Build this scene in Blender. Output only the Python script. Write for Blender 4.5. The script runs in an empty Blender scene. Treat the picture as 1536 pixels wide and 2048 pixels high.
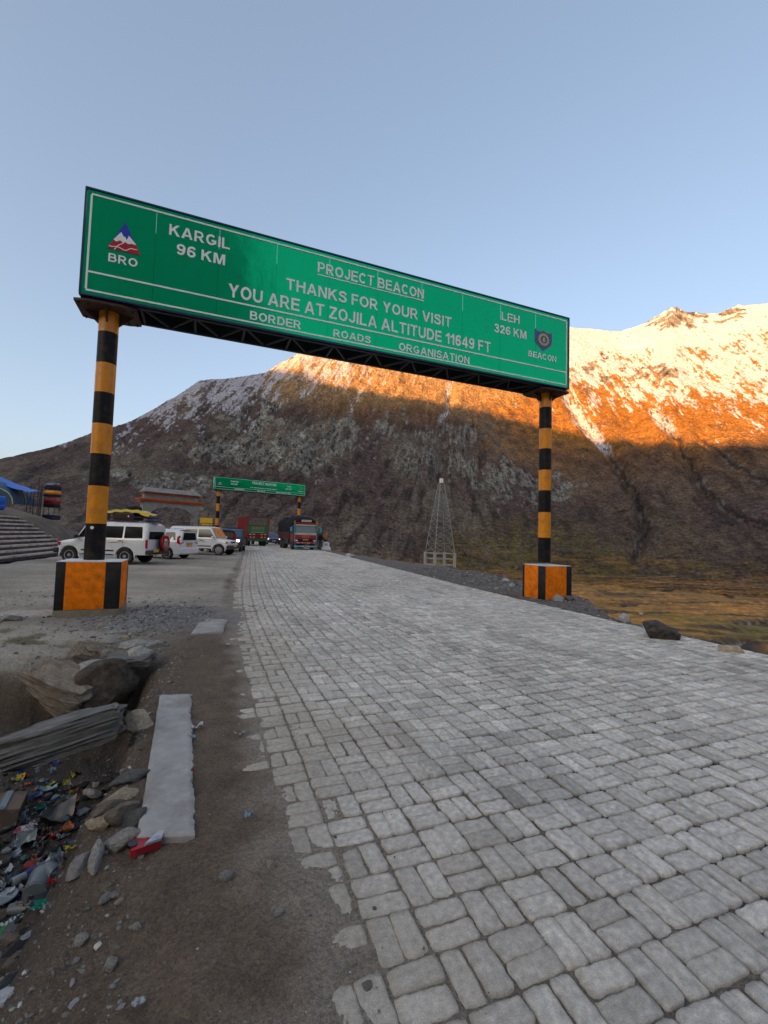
import bpy, bmesh, math, random
import numpy as np
from mathutils import Vector, Matrix, noise as mnoise
R = math.radians
scene = bpy.context.scene
col = scene.collection

# ------------------------------------------------------------------ camera, sky, sun, exposure
cam_data = bpy.data.cameras.new("camera")
cam = bpy.data.objects.new("camera", cam_data)
col.objects.link(cam)
cam_data.sensor_fit = 'VERTICAL'
cam_data.sensor_height = 36.0
cam_data.lens = 890.0 / 2048.0 * 36.0
cam_data.clip_start = 0.05
cam_data.clip_end = 12000
cam.matrix_world = Matrix.Translation((0, 0, 1.6)) @ Matrix.Rotation(R(93.08), 4, 'X') @ Matrix.Rotation(R(1.63), 4, 'Z')
scene.camera = cam

SUN_AZ, SUN_EL = R(-142.0), R(10.5)          # azimuth clockwise from +Y
sun_dir = Vector((math.sin(SUN_AZ) * math.cos(SUN_EL), math.cos(SUN_AZ) * math.cos(SUN_EL), math.sin(SUN_EL)))
world = bpy.data.worlds.new("World")
scene.world = world
world.use_nodes = True
wn = world.node_tree
wn.nodes.clear()
sky = wn.nodes.new('ShaderNodeTexSky')
sky.sky_type = 'NISHITA'
sky.sun_disc = False
sky.sun_elevation = SUN_EL
sky.sun_rotation = SUN_AZ
sky.altitude = 0
sky.air_density = 0.7
sky.dust_density = 4.0
sky.ozone_density = 1.0
bg = wn.nodes.new('ShaderNodeBackground')
bg.inputs[1].default_value = 0.15
wo = wn.nodes.new('ShaderNodeOutputWorld')
sky_gamma = wn.nodes.new('ShaderNodeGamma')          # evens out the sky between horizon and zenith
sky_gamma.inputs[1].default_value = 0.68
wn.links.new(sky.outputs[0], sky_gamma.inputs[0])
wn.links.new(sky_gamma.outputs[0], bg.inputs[0])
wn.links.new(bg.outputs[0], wo.inputs[0])

sl = bpy.data.lights.new("sun", 'SUN')
sl.energy = 5.0
sl.angle = R(0.5)
sl.color = (1.0, 0.50, 0.17)
so = bpy.data.objects.new("sun", sl)
col.objects.link(so)
so.rotation_euler = sun_dir.to_track_quat('Z', 'Y').to_euler()
so.location = (0, 0, 60)

scene.view_settings.view_transform = 'Standard'
scene.view_settings.look = 'None'
scene.view_settings.exposure = 1.75
scene.view_settings.gamma = 1.0

# ------------------------------------------------------------------ helpers
rng = random.Random(7)

def tag(o, label=None, cat=None, group=None, kind=None):
    if label: o['label'] = label
    if cat: o['category'] = cat
    if group: o['group'] = group
    if kind: o['kind'] = kind
    return o

def empty(name, loc=(0, 0, 0), rz=0.0):
    o = bpy.data.objects.new(name, None)
    o.empty_display_size = 0.2
    col.objects.link(o)
    o.location = loc
    o.rotation_euler = (0, 0, rz)
    return o

def link_mesh(name, me, mat=None, parent=None):
    o = bpy.data.objects.new(name, me)
    if mat is not None and len(me.materials) == 0:
        me.materials.append(mat)
    col.objects.link(o)
    if parent is not None:
        o.parent = parent
    return o

def kids(o):
    return [c for c in bpy.data.objects if c.parent == o]

def copy_tree(o, parent=None):
    c = o.copy()
    col.objects.link(c)
    c.parent = parent
    for ch in kids(o):
        copy_tree(ch, c)
    return c

class MB:
    """collects shapes, links them as one mesh"""
    def __init__(s):
        s.bm = bmesh.new()
    def _xf(s, vs, M):
        if M is not None:
            bmesh.ops.transform(s.bm, matrix=M, verts=vs)
    def box(s, c, size, rot=None, bevel=0.0, M=None, taper=None):
        m = Matrix.Translation(c)
        if rot is not None: m = m @ rot.to_4x4()
        m = m @ Matrix.Diagonal((size[0], size[1], size[2], 1))
        r = bmesh.ops.create_cube(s.bm, size=1.0)
        vs = r['verts']
        if taper:
            for v in vs:
                if v.co.z > 0:
                    v.co.x *= taper[0]; v.co.y *= taper[1]
        bmesh.ops.transform(s.bm, matrix=m, verts=vs)
        if bevel > 0:
            es = list({e for v in vs for e in v.link_edges})
            rr = bmesh.ops.bevel(s.bm, geom=es, offset=bevel, segments=2, affect='EDGES', profile=0.6)
            vs = list({v for f in rr['faces'] for v in f.verts} | {v for v in vs if v.is_valid})
        s._xf(vs, M)
        return s
    def cyl(s, p0, p1, r0, r1=None, seg=16, M=None, cap=True):
        p0 = Vector(p0); p1 = Vector(p1); r1 = r0 if r1 is None else r1
        d = p1 - p0; L = d.length
        if L < 1e-6: return s
        q = Vector((0, 0, 1)).rotation_difference(d.normalized()).to_matrix().to_4x4()
        m = Matrix.Translation((p0 + p1) / 2) @ q
        r = bmesh.ops.create_cone(s.bm, cap_ends=cap, segments=seg, radius1=r0, radius2=r1, depth=L)
        bmesh.ops.transform(s.bm, matrix=m, verts=r['verts'])
        s._xf(r['verts'], M)
        return s
    def tube(s, pts, r, seg=8, M=None):
        for a, b in zip(pts[:-1], pts[1:]):
            s.cyl(a, b, r, seg=seg, M=M)
        return s
    def bar(s, a, b, w, h=None, M=None):
        a = Vector(a); b = Vector(b); h = w if h is None else h
        d = b - a
        if d.length < 1e-6: return s
        q = d.to_track_quat('X', 'Z').to_matrix()
        return s.box((a + b) / 2, (d.length, w, h), q, M=M)
    def poly(s, pts, M=None):
        vs = [s.bm.verts.new(p) for p in pts]
        s.bm.faces.new(vs)
        s._xf(vs, M)
        return s
    def prism(s, pts, n, M=None):
        """polygon pts (3d) extruded by vector n"""
        n = Vector(n)
        a = [s.bm.verts.new(p) for p in pts]
        b = [s.bm.verts.new(Vector(p) + n) for p in pts]
        s.bm.faces.new(a[::-1]); s.bm.faces.new(b)
        k = len(pts)
        for i in range(k):
            s.bm.faces.new((a[i], a[(i + 1) % k], b[(i + 1) % k], b[i]))
        s._xf(a + b, M)
        return s
    def lathe(s, prof, c=(0, 0, 0), axis='Z', seg=24, M=None):
        """prof: list of (r, h)"""
        rings = []
        vs = []
        for r, h in prof:
            ring = []
            for i in range(seg):
                a = 2 * math.pi * i / seg
                x, y = r * math.cos(a), r * math.sin(a)
                p = (x, y, h) if axis == 'Z' else ((x, h, y) if axis == 'Y' else (h, x, y))
                v = s.bm.verts.new(Vector(p) + Vector(c)); ring.append(v); vs.append(v)
            rings.append(ring)
        for A, B in zip(rings[:-1], rings[1:]):
            for i in range(seg):
                s.bm.faces.new((A[i], A[(i + 1) % seg], B[(i + 1) % seg], B[i]))
        if prof[0][0] > 1e-4: s.bm.faces.new(rings[0][::-1])
        if prof[-1][0] > 1e-4: s.bm.faces.new(rings[-1])
        s._xf(vs, M)
        return s
    def grid(s, P):
        """P: 2D list of points -> quads"""
        V = [[s.bm.verts.new(p) for p in row] for row in P]
        for i in range(len(V) - 1):
            for j in range(len(V[0]) - 1):
                s.bm.faces.new((V[i][j], V[i][j + 1], V[i + 1][j + 1], V[i + 1][j]))
        return V
    def build(s, name, mat, parent=None, smooth=None):
        bmesh.ops.recalc_face_normals(s.bm, faces=s.bm.faces)
        me = bpy.data.meshes.new(name)
        s.bm.to_mesh(me); s.bm.free()
        if smooth is not None:
            me.polygons.foreach_set('use_smooth', [True] * len(me.polygons))
            me.set_sharp_from_angle(angle=R(smooth))
        return link_mesh(name, me, mat, parent)

# ------------------------------------------------------------------ numpy noise
_r = np.random.RandomState(3)
_perm = np.concatenate([_r.permutation(512)] * 3).astype(np.int32)
_ang = _r.rand(512) * 2 * np.pi
_gx, _gy = np.cos(_ang), np.sin(_ang)

def perlin(x, y, seed=0):
    x = np.asarray(x, float) + seed * 37.17; y = np.asarray(y, float) + seed * 11.91
    xi = np.floor(x).astype(np.int64); yi = np.floor(y).astype(np.int64)
    xf = x - xi; yf = y - yi
    xi &= 511; yi &= 511
    u = xf * xf * xf * (xf * (xf * 6 - 15) + 10); v = yf * yf * yf * (yf * (yf * 6 - 15) + 10)
    def g(ix, iy, dx, dy):
        h = _perm[_perm[ix] + iy] & 511
        return _gx[h] * dx + _gy[h] * dy
    a = g(xi, yi, xf, yf); b = g(xi + 1, yi, xf - 1, yf)
    c = g(xi, yi + 1, xf, yf - 1); d = g(xi + 1, yi + 1, xf - 1, yf - 1)
    return ((a + (b - a) * u) * (1 - v) + (c + (d - c) * u) * v) * 1.5

def fbm(x, y, o=4, seed=0, gain=0.5):
    r = 0; a = 1.0; t = 0
    for i in range(o):
        r = r + a * perlin(x * 2 ** i, y * 2 ** i, seed + i); t += a; a *= gain
    return r / t

def ridged(x, y, o=4, seed=0, gain=0.55):
    r = 0; a = 1.0; t = 0
    for i in range(o):
        r = r + a * (1 - np.abs(perlin(x * 2 ** i, y * 2 ** i, seed + i)) * 1.6); t += a; a *= gain
    return r / t

def sst(a, b, x):
    t = np.clip((x - a) / (b - a), 0, 1)
    return t * t * (3 - 2 * t)

def lerp3(A, B, m):
    return A + (np.asarray(B, float) - A) * m[..., None]

# ------------------------------------------------------------------ materials
def new_mat(name):
    m = bpy.data.materials.new(name)
    m.use_nodes = True
    nt = m.node_tree
    return m, nt, nt.nodes['Principled BSDF']

def N(nt, t, **kw):
    n = nt.nodes.new('ShaderNode' + t)
    for k, v in kw.items():
        if k.startswith('i_'):
            key = k[2:]
            n.inputs[int(key) if key.isdigit() else key].default_value = v
        else:
            setattr(n, k, v)
    return n

def paint(name, c, rough=0.5, metal=0.0, var=0.12, scale=6.0, bump=0.0, bscale=60.0, spec=0.5, dirt=None, dirt_amt=0.35, coat=0.0):
    """base colour broken up by noise, optional dirt colour and bump"""
    m, nt, b = new_mat(name)
    tc = N(nt, 'TexCoord')
    n1 = N(nt, 'TexNoise', i_Scale=scale, i_Detail=6.0, i_Roughness=0.65)
    nt.links.new(tc.outputs['Object'], n1.inputs['Vector'])
    ramp = N(nt, 'MapRange', i_1=0.3, i_2=0.7, i_3=1 - var, i_4=1 + var)
    nt.links.new(n1.outputs[0], ramp.inputs[0])
    mul = N(nt, 'MixRGB', blend_type='MULTIPLY', i_0=1.0)
    mul.inputs[1].default_value = (*c, 1)
    nt.links.new(ramp.outputs[0], mul.inputs[2])
    out = mul.outputs[0]
    if dirt:
        n2 = N(nt, 'TexNoise', i_Scale=scale * 0.45, i_Detail=9.0, i_Roughness=0.7)
        nt.links.new(tc.outputs['Object'], n2.inputs['Vector'])
        r2 = N(nt, 'MapRange', i_1=0.48, i_2=0.68, i_3=0.0, i_4=dirt_amt)
        nt.links.new(n2.outputs[0], r2.inputs[0])
        mx = N(nt, 'MixRGB')
        nt.links.new(r2.outputs[0], mx.inputs[0]); nt.links.new(out, mx.inputs[1])
        mx.inputs[2].default_value = (*dirt, 1)
        out = mx.outputs[0]
    nt.links.new(out, b.inputs['Base Color'])
    b.inputs['Roughness'].default_value = rough
    b.inputs['Metallic'].default_value = metal
    b.inputs['Specular IOR Level'].default_value = spec
    b.inputs['Coat Weight'].default_value = coat
    if bump > 0:
        n3 = N(nt, 'TexNoise', i_Scale=bscale, i_Detail=8.0, i_Roughness=0.7)
        nt.links.new(tc.outputs['Object'], n3.inputs['Vector'])
        bp = N(nt, 'Bump', i_Strength=1.0, i_Distance=bump)
        nt.links.new(n3.outputs[0], bp.inputs['Height'])
        nt.links.new(bp.outputs[0], b.inputs['Normal'])
    return m

def vcol_mat(name, layers, bumps, rough=0.9, spec=0.25):
    """colour attribute 'Col' multiplied by several noises; layers: (kind, scale, lo, hi); bumps: (kind, scale, dist)"""
    m, nt, b = new_mat(name)
    at = N(nt, 'Attribute', attribute_name='Col')
    geo = N(nt, 'NewGeometry')
    out = at.outputs['Color']
    def tex(kind, sc):
        if kind == 'v':
            t = N(nt, 'TexVoronoi', i_Scale=sc)
            nt.links.new(geo.outputs['Position'], t.inputs['Vector'])
            return t.outputs['Distance']
        if kind == 'c':
            t = N(nt, 'TexVoronoi', i_Scale=sc)
            nt.links.new(geo.outputs['Position'], t.inputs['Vector'])
            s = N(nt, 'SeparateColor'); nt.links.new(t.outputs['Color'], s.inputs[0])
            return s.outputs[0]
        t = N(nt, 'TexNoise', i_Scale=sc, i_Detail=5.0, i_Roughness=0.65)
        nt.links.new(geo.outputs['Position'], t.inputs['Vector'])
        return t.outputs[0]
    for kind, sc, a0, a1, lo, hi in layers:
        r = N(nt, 'MapRange', i_1=a0, i_2=a1, i_3=lo, i_4=hi)
        nt.links.new(tex(kind, sc), r.inputs[0])
        mul = N(nt, 'MixRGB', blend_type='MULTIPLY', i_0=1.0)
        nt.links.new(out, mul.inputs[1]); nt.links.new(r.outputs[0], mul.inputs[2])
        out = mul.outputs[0]
    nt.links.new(out, b.inputs['Base Color'])
    prev = None
    for kind, sc, dist in bumps:
        bp = N(nt, 'Bump', i_Strength=1.0, i_Distance=dist)
        nt.links.new(tex(kind, sc), bp.inputs['Height'])
        if prev: nt.links.new(prev.outputs[0], bp.inputs['Normal'])
        prev = bp
    if prev: nt.links.new(prev.outputs[0], b.inputs['Normal'])
    b.inputs['Roughness'].default_value = rough
    b.inputs['Specular IOR Level'].default_value = spec
    return m

def np_mesh(name, V, F, C=None, smooth=True):
    """V (n,3), F (m,4) quads, C (n,3) colours"""
    me = bpy.data.meshes.new(name)
    me.vertices.add(len(V)); me.vertices.foreach_set('co', np.ascontiguousarray(V, np.float32).ravel())
    k = F.shape[1]
    me.loops.add(F.size); me.loops.foreach_set('vertex_index', np.ascontiguousarray(F, np.int32).ravel())
    me.polygons.add(len(F))
    me.polygons.foreach_set('loop_start', np.arange(0, F.size, k, dtype=np.int32))
    me.polygons.foreach_set('use_smooth', np.full(len(F), smooth))
    me.update(calc_edges=True)
    me.validate()
    if C is not None:
        a = me.attributes.new('Col', 'FLOAT_COLOR', 'POINT')
        a.data.foreach_set('color', np.concatenate([np.clip(C, 0, 1), np.ones((len(C), 1))], 1).astype(np.float32).ravel())
    return me

# ------------------------------------------------------------------ road course (left edge of the paving)
RL = np.array([(1.3, -3), (0.62, -0.5), (-0.02, 1.55), (-1.15, 4.2), (-2.45, 7.34), (-4.10, 12.34), (-6.35, 20), (-8.75, 28.1), (-11.75, 38), (-15.2, 48), (-19.5, 58), (-25, 68), (-31.5, 78), (-39, 88)], float)
ROAD_W = 7.25
_ys = np.linspace(RL[0, 1], RL[-1, 1], 1200)
_xs = np.interp(_ys, RL[:, 1], RL[:, 0])
for _ in range(3):
    _k = np.ones(61) / 61
    _xs = np.convolve(np.pad(_xs, 30, mode='reflect', reflect_type='odd'), _k, mode='valid')
_dx = np.gradient(_xs, _ys)
def road_t(x, y):
    """distance to the right of the road's left edge"""
    c = 1 / np.sqrt(1 + np.interp(y, _ys, _dx) ** 2)
    lx = np.where(y > _ys[-1], _xs[-1] + (y - _ys[-1]) * _dx[-1], np.interp(y, _ys, _xs))
    return (x - lx) * c

# ------------------------------------------------------------------ terrain
DITCH = np.array([(-1.18, 1.55), (-1.36, 2.2), (-2.12, 4.2), (-2.75, 5.75), (-3.2, 5.5), (-4.6, 5.2), (-8, 5.5), (-8, 0.4), (-1.9, 0.9)])
def poly_sd(x, y, P):
    d = np.full(x.shape, 1e9); ins = np.zeros(x.shape, bool)
    n = len(P)
    for i in range(n):
        ax, ay = P[i]; bx, by = P[(i + 1) % n]
        ex, ey = bx - ax, by - ay
        t = np.clip(((x - ax) * ex + (y - ay) * ey) / (ex * ex + ey * ey), 0, 1)
        d = np.minimum(d, np.hypot(x - ax - t * ex, y - ay - t * ey))
        c = ((ay > y) != (by > y)) & (x < (bx - ax) * (y - ay) / (by - ay + 1e-12) + ax)
        ins ^= c
    return np.where(ins, -d, d)

STAIR_O = np.array([-16.4, 19.2]); STAIR_U = np.array([-0.31, 0.951]); STAIR_N = np.array([-0.951, -0.31])
def bank_h(x, y):
    s = (x - STAIR_O[0]) * STAIR_U[0] + (y - STAIR_O[1]) * STAIR_U[1]
    p = (x - STAIR_O[0]) * STAIR_N[0] + (y - STAIR_O[1]) * STAIR_N[1]
    edge = -0.2 + 0.10 * np.clip(s - 9, 0, 40) + 0.5 * fbm(x / 3.0, y / 3.0, 3, 5) * sst(9.5, 11, s)
    h = 2.1 * sst(0, 3.5, p - edge) + 0.33 * np.clip(p - edge - 3.2, 0, 10)
    h = h * (1 - sst(15, 30, s) * 0.9)
    return h - 0.35 * (1 - sst(8.6, 9.6, s)) * (p > -0.4) * (p < 3.6), s, p - edge

def near_height(x, y):
    t = road_t(x, y)
    r = np.hypot(x, y)
    w = np.interp(y, [5, 7.3, 9.7, 12, 15, 20, 24, 30, 40, 60], [0.10, 0.15, 0.45, 1.7, 2.6, 3.6, 3.8, 2.2, 1.2, 0.8])
    w = w + 0.5 * fbm(x / 2.2, y / 2.2, 3, 21) * np.clip(w, 0, 1)
    dd = np.clip(t - ROAD_W - w, 0, None)
    drop = 5.5 * (1 - np.exp(-dd / 8.0 - 0.10 * np.clip(dd, 0, 2)))
    z = -drop
    rough = sst(0.0, 0.4, -t) + sst(0.0, 0.5, t - ROAD_W)
    rough = np.clip(rough, 0, 1)
    z = z + rough * (0.05 * fbm(x / 1.3, y / 1.3, 4, 1) + 0.03 * fbm(x / 0.25, y / 0.25, 3, 2) + 0.02 * np.abs(fbm(x / 0.09, y / 0.09, 2, 4)))
    z = z + sst(1, 6, dd) * (0.35 * fbm(x / 6, y / 4, 4, 9) + 0.12 * ridged(x / 1.4, y / 1.0, 3, 19))
    # streams and ruts in the meadow
    ch = np.abs(fbm(x / 30 + 3.1, y / 9, 3, 31))
    z = z - 0.5 * (1 - sst(0.0, 0.07, ch)) * sst(8, 16, dd)
    # below the paving: sunken bedding that laps over the ragged left edge
    lap = fbm(x / 0.45, y / 0.45, 4, 8)
    near_ = 0.14 * (1 - sst(1.8, 3.4, y))
    onroad = sst(-0.80, 0.10, t - near_ + 0.40 * lap) * (1 - sst(ROAD_W - 0.05, ROAD_W + 0.25, t + 0.25 * lap))
    dusty = 1 - sst(-0.5, 1.6, t + 0.9 * fbm(x / 1.1, y / 1.1, 3, 13))
    deep = np.exp(-(((t - 3.1 - 0.4 * fbm(x / 1.2, y / 1.2, 2, 18)) / 1.15) ** 2)) * sst(1.6, 2.8, y) * (1 - sst(7, 12, y))
    bed = -0.011 + 0.007 * dusty - 0.014 * deep + 0.004 * fbm(x / 0.3, y / 0.3, 3, 12) + 0.007 * sst(0.05, 0.4, fbm(x / 1.7, y / 1.1, 3, 14)) * (1 - deep)
    z = z * (1 - onroad) + bed * onroad
    z = z + 0.030 * np.exp(-((t - near_ + 0.45) / 0.42) ** 2) * (0.7 + 1.1 * lap)
    # gravel heaps at the two footings and along the right verge
    z = z + 0.10 * np.exp(-(((x - 6.0) / 0.9) ** 2 + ((y - 12.6) / 1.6) ** 2)) 
    z = z + 0.10 * np.exp(-(((x + 3.9) / 0.8) ** 2 + ((y - 8.2) / 0.9) ** 2))
    # rubbish ditch
    m = (r < 14) & (x < 0)
    if m.any():
        xm, ym = x[m], y[m]
        sd = poly_sd(xm, ym, DITCH) + 0.10 * fbm(xm / 0.5, ym / 0.5, 4, 15) + 0.03 * fbm(xm / 0.12, ym / 0.12, 2, 16)
        soft = np.interp(ym, [1.5, 2.4, 3.0, 4.6, 6], [0.55, 0.30, 0.10, 0.16, 0.3])
        depth = np.interp(ym, [0.5, 1.6, 2.6, 3.6, 5.5], [0.30, 0.55, 0.85, 1.05, 0.90])
        dm = depth * sst(0.02, 1.0, -sd / soft * 0.5)
        floor = 0.05 * fbm(xm / 0.35, ym / 0.35, 3, 17)
        zz = z[m] - dm + floor * (dm > 0.3)
        # undercut-looking step on the far earth wall
        zz = zz - 0.12 * np.exp(-((sd + 0.1) / 0.2) ** 2) * (ym > 4.5)
        # ground dips towards the lower left
        zz = zz - 0.22 * sst(-0.5, -1.8, xm) * (1 - sst(1.6, 2.6, ym))
        z[m] = zz
    # bank on the left
    m = (x < -12) & (y > 5) & (r < 140)
    if m.any():
        h, _, _ = bank_h(x[m], y[m])
        z[m] = z[m] + np.where(road_t(x[m], y[m]) < -2, h, 0) * (1 - sst(60, 95, r[m]))
    return z

AZ_K = np.array([-180, -168, -150, -90, -62, -48, -41.08, -37.26, -33.0, -28.36, -23.25, -19.5, -15.74, -11.5, -5, 3, 12, 18, 22.59, 27.98, 30.5, 31.6, 33.0, 34.2, 35.4, 37.32, 38.6, 41.14, 50, 70, 110, 148, 158, 170, 180.])
T_K = np.array([0.8, 0.25, 0.03, 0.04, 0.05, 0.08, 0.1124, 0.1439, 0.1841, 0.2487, 0.3287, 0.346, 0.3631, 0.4155, 0.437, 0.445, 0.452, 0.455, 0.4537, 0.4296, 0.4360, 0.4440, 0.458, 0.4425, 0.4350, 0.4255, 0.431, 0.424, 0.40, 0.25, 0.1, 0.25, 0.95, 1.0, 0.8])  # rear bearings: unseen peak added to darken the reflection in the sign
R_AZ = np.array([-180, -90, -50, -41, -28, -15, -5, 5, 13, 20, 28, 42, 60, 90, 180.])
R1_K = np.array([500, 400, 330, 340, 380, 430, 470, 540, 640, 780, 880, 940, 940, 800, 500.])
R0_K = np.array([200, 140, 95, 88, 84, 82, 84, 100, 104, 106, 108, 112, 120, 150, 200.])

def crag_masks(azd, t):
    """craggy outcrops on the hillside, by bearing (degrees) and slope angle"""
    m = np.zeros_like(azd)
    for a, tt, ra, rt, k in [(-13, .19, 7, .045, 1), (-19, .17, 6, .035, .9), (-9, .17, 3.5, .05, .8), (-6, .22, 5, .05, .8), (-25.5, .095, 5, .022, .9), (-31, .105, 3, .018, .6),
                             (4, .17, 4, .04, .75), (10.5, .16, 3.2, .035, .7), (0, .25, 4, .04, .6), (15, .12, 5, .045, .8), (21, .11, 3.5, .03, .7), (-16, .25, 6, .05, .7), (8, .23, 5, .04, .6), (33, .44, 2.2, .02, 1), (34.5, .425, 2.0, .012, 1), (38, .425, 1.5, .012, .9), (30, .33, 5, .02, .55), (24, .36, 5, .04, .3)]:
        m = np.maximum(m, k * np.exp(-(((azd - a) / ra) ** 2 + ((t - tt) / rt) ** 2) * 1.1))
    return m

def gully(azd, t, P):
    """angular distance to a polyline of (az, t); right(+)/left(-) not kept"""
    d = np.full(azd.shape, 1e9)
    x = azd * 0.01745; 
    for (a0, t0), (a1, t1) in zip(P[:-1], P[1:]):
        a0 *= 0.01745; a1 *= 0.01745
        ex, ey = a1 - a0, t1 - t0
        k = np.clip(((x - a0) * ex + (t - t0) * ey) / (ex * ex + ey * ey + 1e-12), 0, 1)
        d = np.minimum(d, np.hypot(x - a0 - k * ex, t - t0 - k * ey))
    return d
GULLIES = [([(22.3, .30), (24.0, .25), (26.0, .205), (28.0, .14), (29.8, .085), (30.6, .03), (29.4, -.03)], 1.0),
           ([(31.5, .255), (33.0, .215), (34.0, .17), (36.0, .10), (38.5, .055), (42, .03)], .9),
           ([(36, .19), (38.5, .14), (41, .11), (44, .09)], .6),
           ([(8.2, .34), (7.8, .27), (7.4, .20), (7.0, .14), (5, .09)], .5),
           ([(-4, .33), (-6.5, .27), (-8, .21), (-10.5, .16), (-12.5, .10)], .45),
           ([(-17, .29), (-19, .22), (-22.5, .15), (-25, .09)], .35)]

def hill_rise(azd, r, detail=True):
    tc = np.interp(azd, AZ_K, T_K); r1 = np.interp(azd, R_AZ, R1_K); r0 = np.interp(azd, R_AZ, R0_K)
    right = sst(-20, 5, azd)
    zb = -5.4 * right
    zc = 1.6 + tc * r1
    s = (r - r0) / (r1 - r0)
    sc = np.clip(s, 0, 1)
    p = 0.42 * sc + 0.58 * sc ** 1.55
    bump_r = 0.05 * np.sin(sc * 3.1416 * 2.0)
    z = (zc - zb) * np.clip(p - bump_r * 0.35, 0, 1)
    z = np.where(s > 1, (zc - zb) - (r - r1) * 0.38, z)
    z = np.maximum(z, 0)
    if not detail:
        return z
    t = (z + zb - 1.6) / r
    x = r * np.sin(np.radians(azd)); y = r * np.cos(np.radians(azd))
    amp = sst(0.0, 0.22, s) * (1 - 0.75 * sst(0.82, 1.0, s))
    farscale = np.clip(r / 330, 0.5, 2.2)
    lat = np.radians(azd) * 330
    shear = lat + r * 0.16 * np.where(azd < 12, -1, 1.0)
    z = z + amp * farscale * (7.0 * (ridged(shear / 62, r / 210, 4, 41) - 0.6) + 2.2 * fbm(lat / 20, r / 34, 4, 43))
    cm = crag_masks(azd, t + 0.02 * fbm(lat / 18, r / 26, 3, 44)) * (0.55 + 0.9 * fbm(lat / 14, r / 22, 4, 45) + .25)
    cm = np.clip(cm, 0, 1)
    z = z + sst(0.02, 0.2, s) * cm * farscale * (5.5 * (ridged(lat / 15 + r / 60, r / 24, 4, 47) - 0.45) + 3.6 * (ridged(lat / 5.5, r / 9, 3, 49) - 0.5))
    z = z + sst(0, 0.15, s) * farscale * (0.55 * fbm(lat / 5, r / 8, 3, 51) + 0.22 * fbm(lat / 1.6, r / 2.6, 2, 53))
    for P, k in GULLIES:
        d = gully(azd + 0.5 * fbm(lat / 25, r / 30, 3, 55), t, P)
        wdt = 0.010
        z = z - k * np.exp(-(d / wdt) ** 2) * r * 0.016 * sst(0.0, 0.1, s + 0.06)
        z = z + k * np.exp(-((d - 0.022) / 0.016) ** 2) * r * 0.006 * sst(0.0, 0.1, s)
    return z

az_f = np.linspace(-50, 50, 1081)
az_c = np.concatenate([np.linspace(50, 310, 92)[1:-1]])
az_all = np.concatenate([az_f, az_c])             # wraps round
azw = np.where(az_all > 180, az_all - 360, az_all)
r_near = np.geomspace(0.55, 80, 430)
r_far = np.concatenate([np.geomspace(80, 1100, 640), np.geomspace(1130, 3600, 14)])

def polar(rr):
    A, Rr = np.meshgrid(azw, rr)
    X = Rr * np.sin(np.radians(A)); Y = Rr * np.cos(np.radians(A))
    Z = near_height(X, Y) * (1 - 0.0 * Rr)
    m = Rr > 60
    Z[m] += hill_rise(A[m], Rr[m])
    n, k = A.shape
    i, j = np.meshgrid(np.arange(n - 1), np.arange(k), indexing='ij')
    j2 = (j + 1) % k
    F = np.stack([i * k + j, i * k + j2, (i + 1) * k + j2, (i + 1) * k + j], -1).reshape(-1, 4)[:, ::-1]
    return A, Rr, X, Y, Z, F

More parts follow.
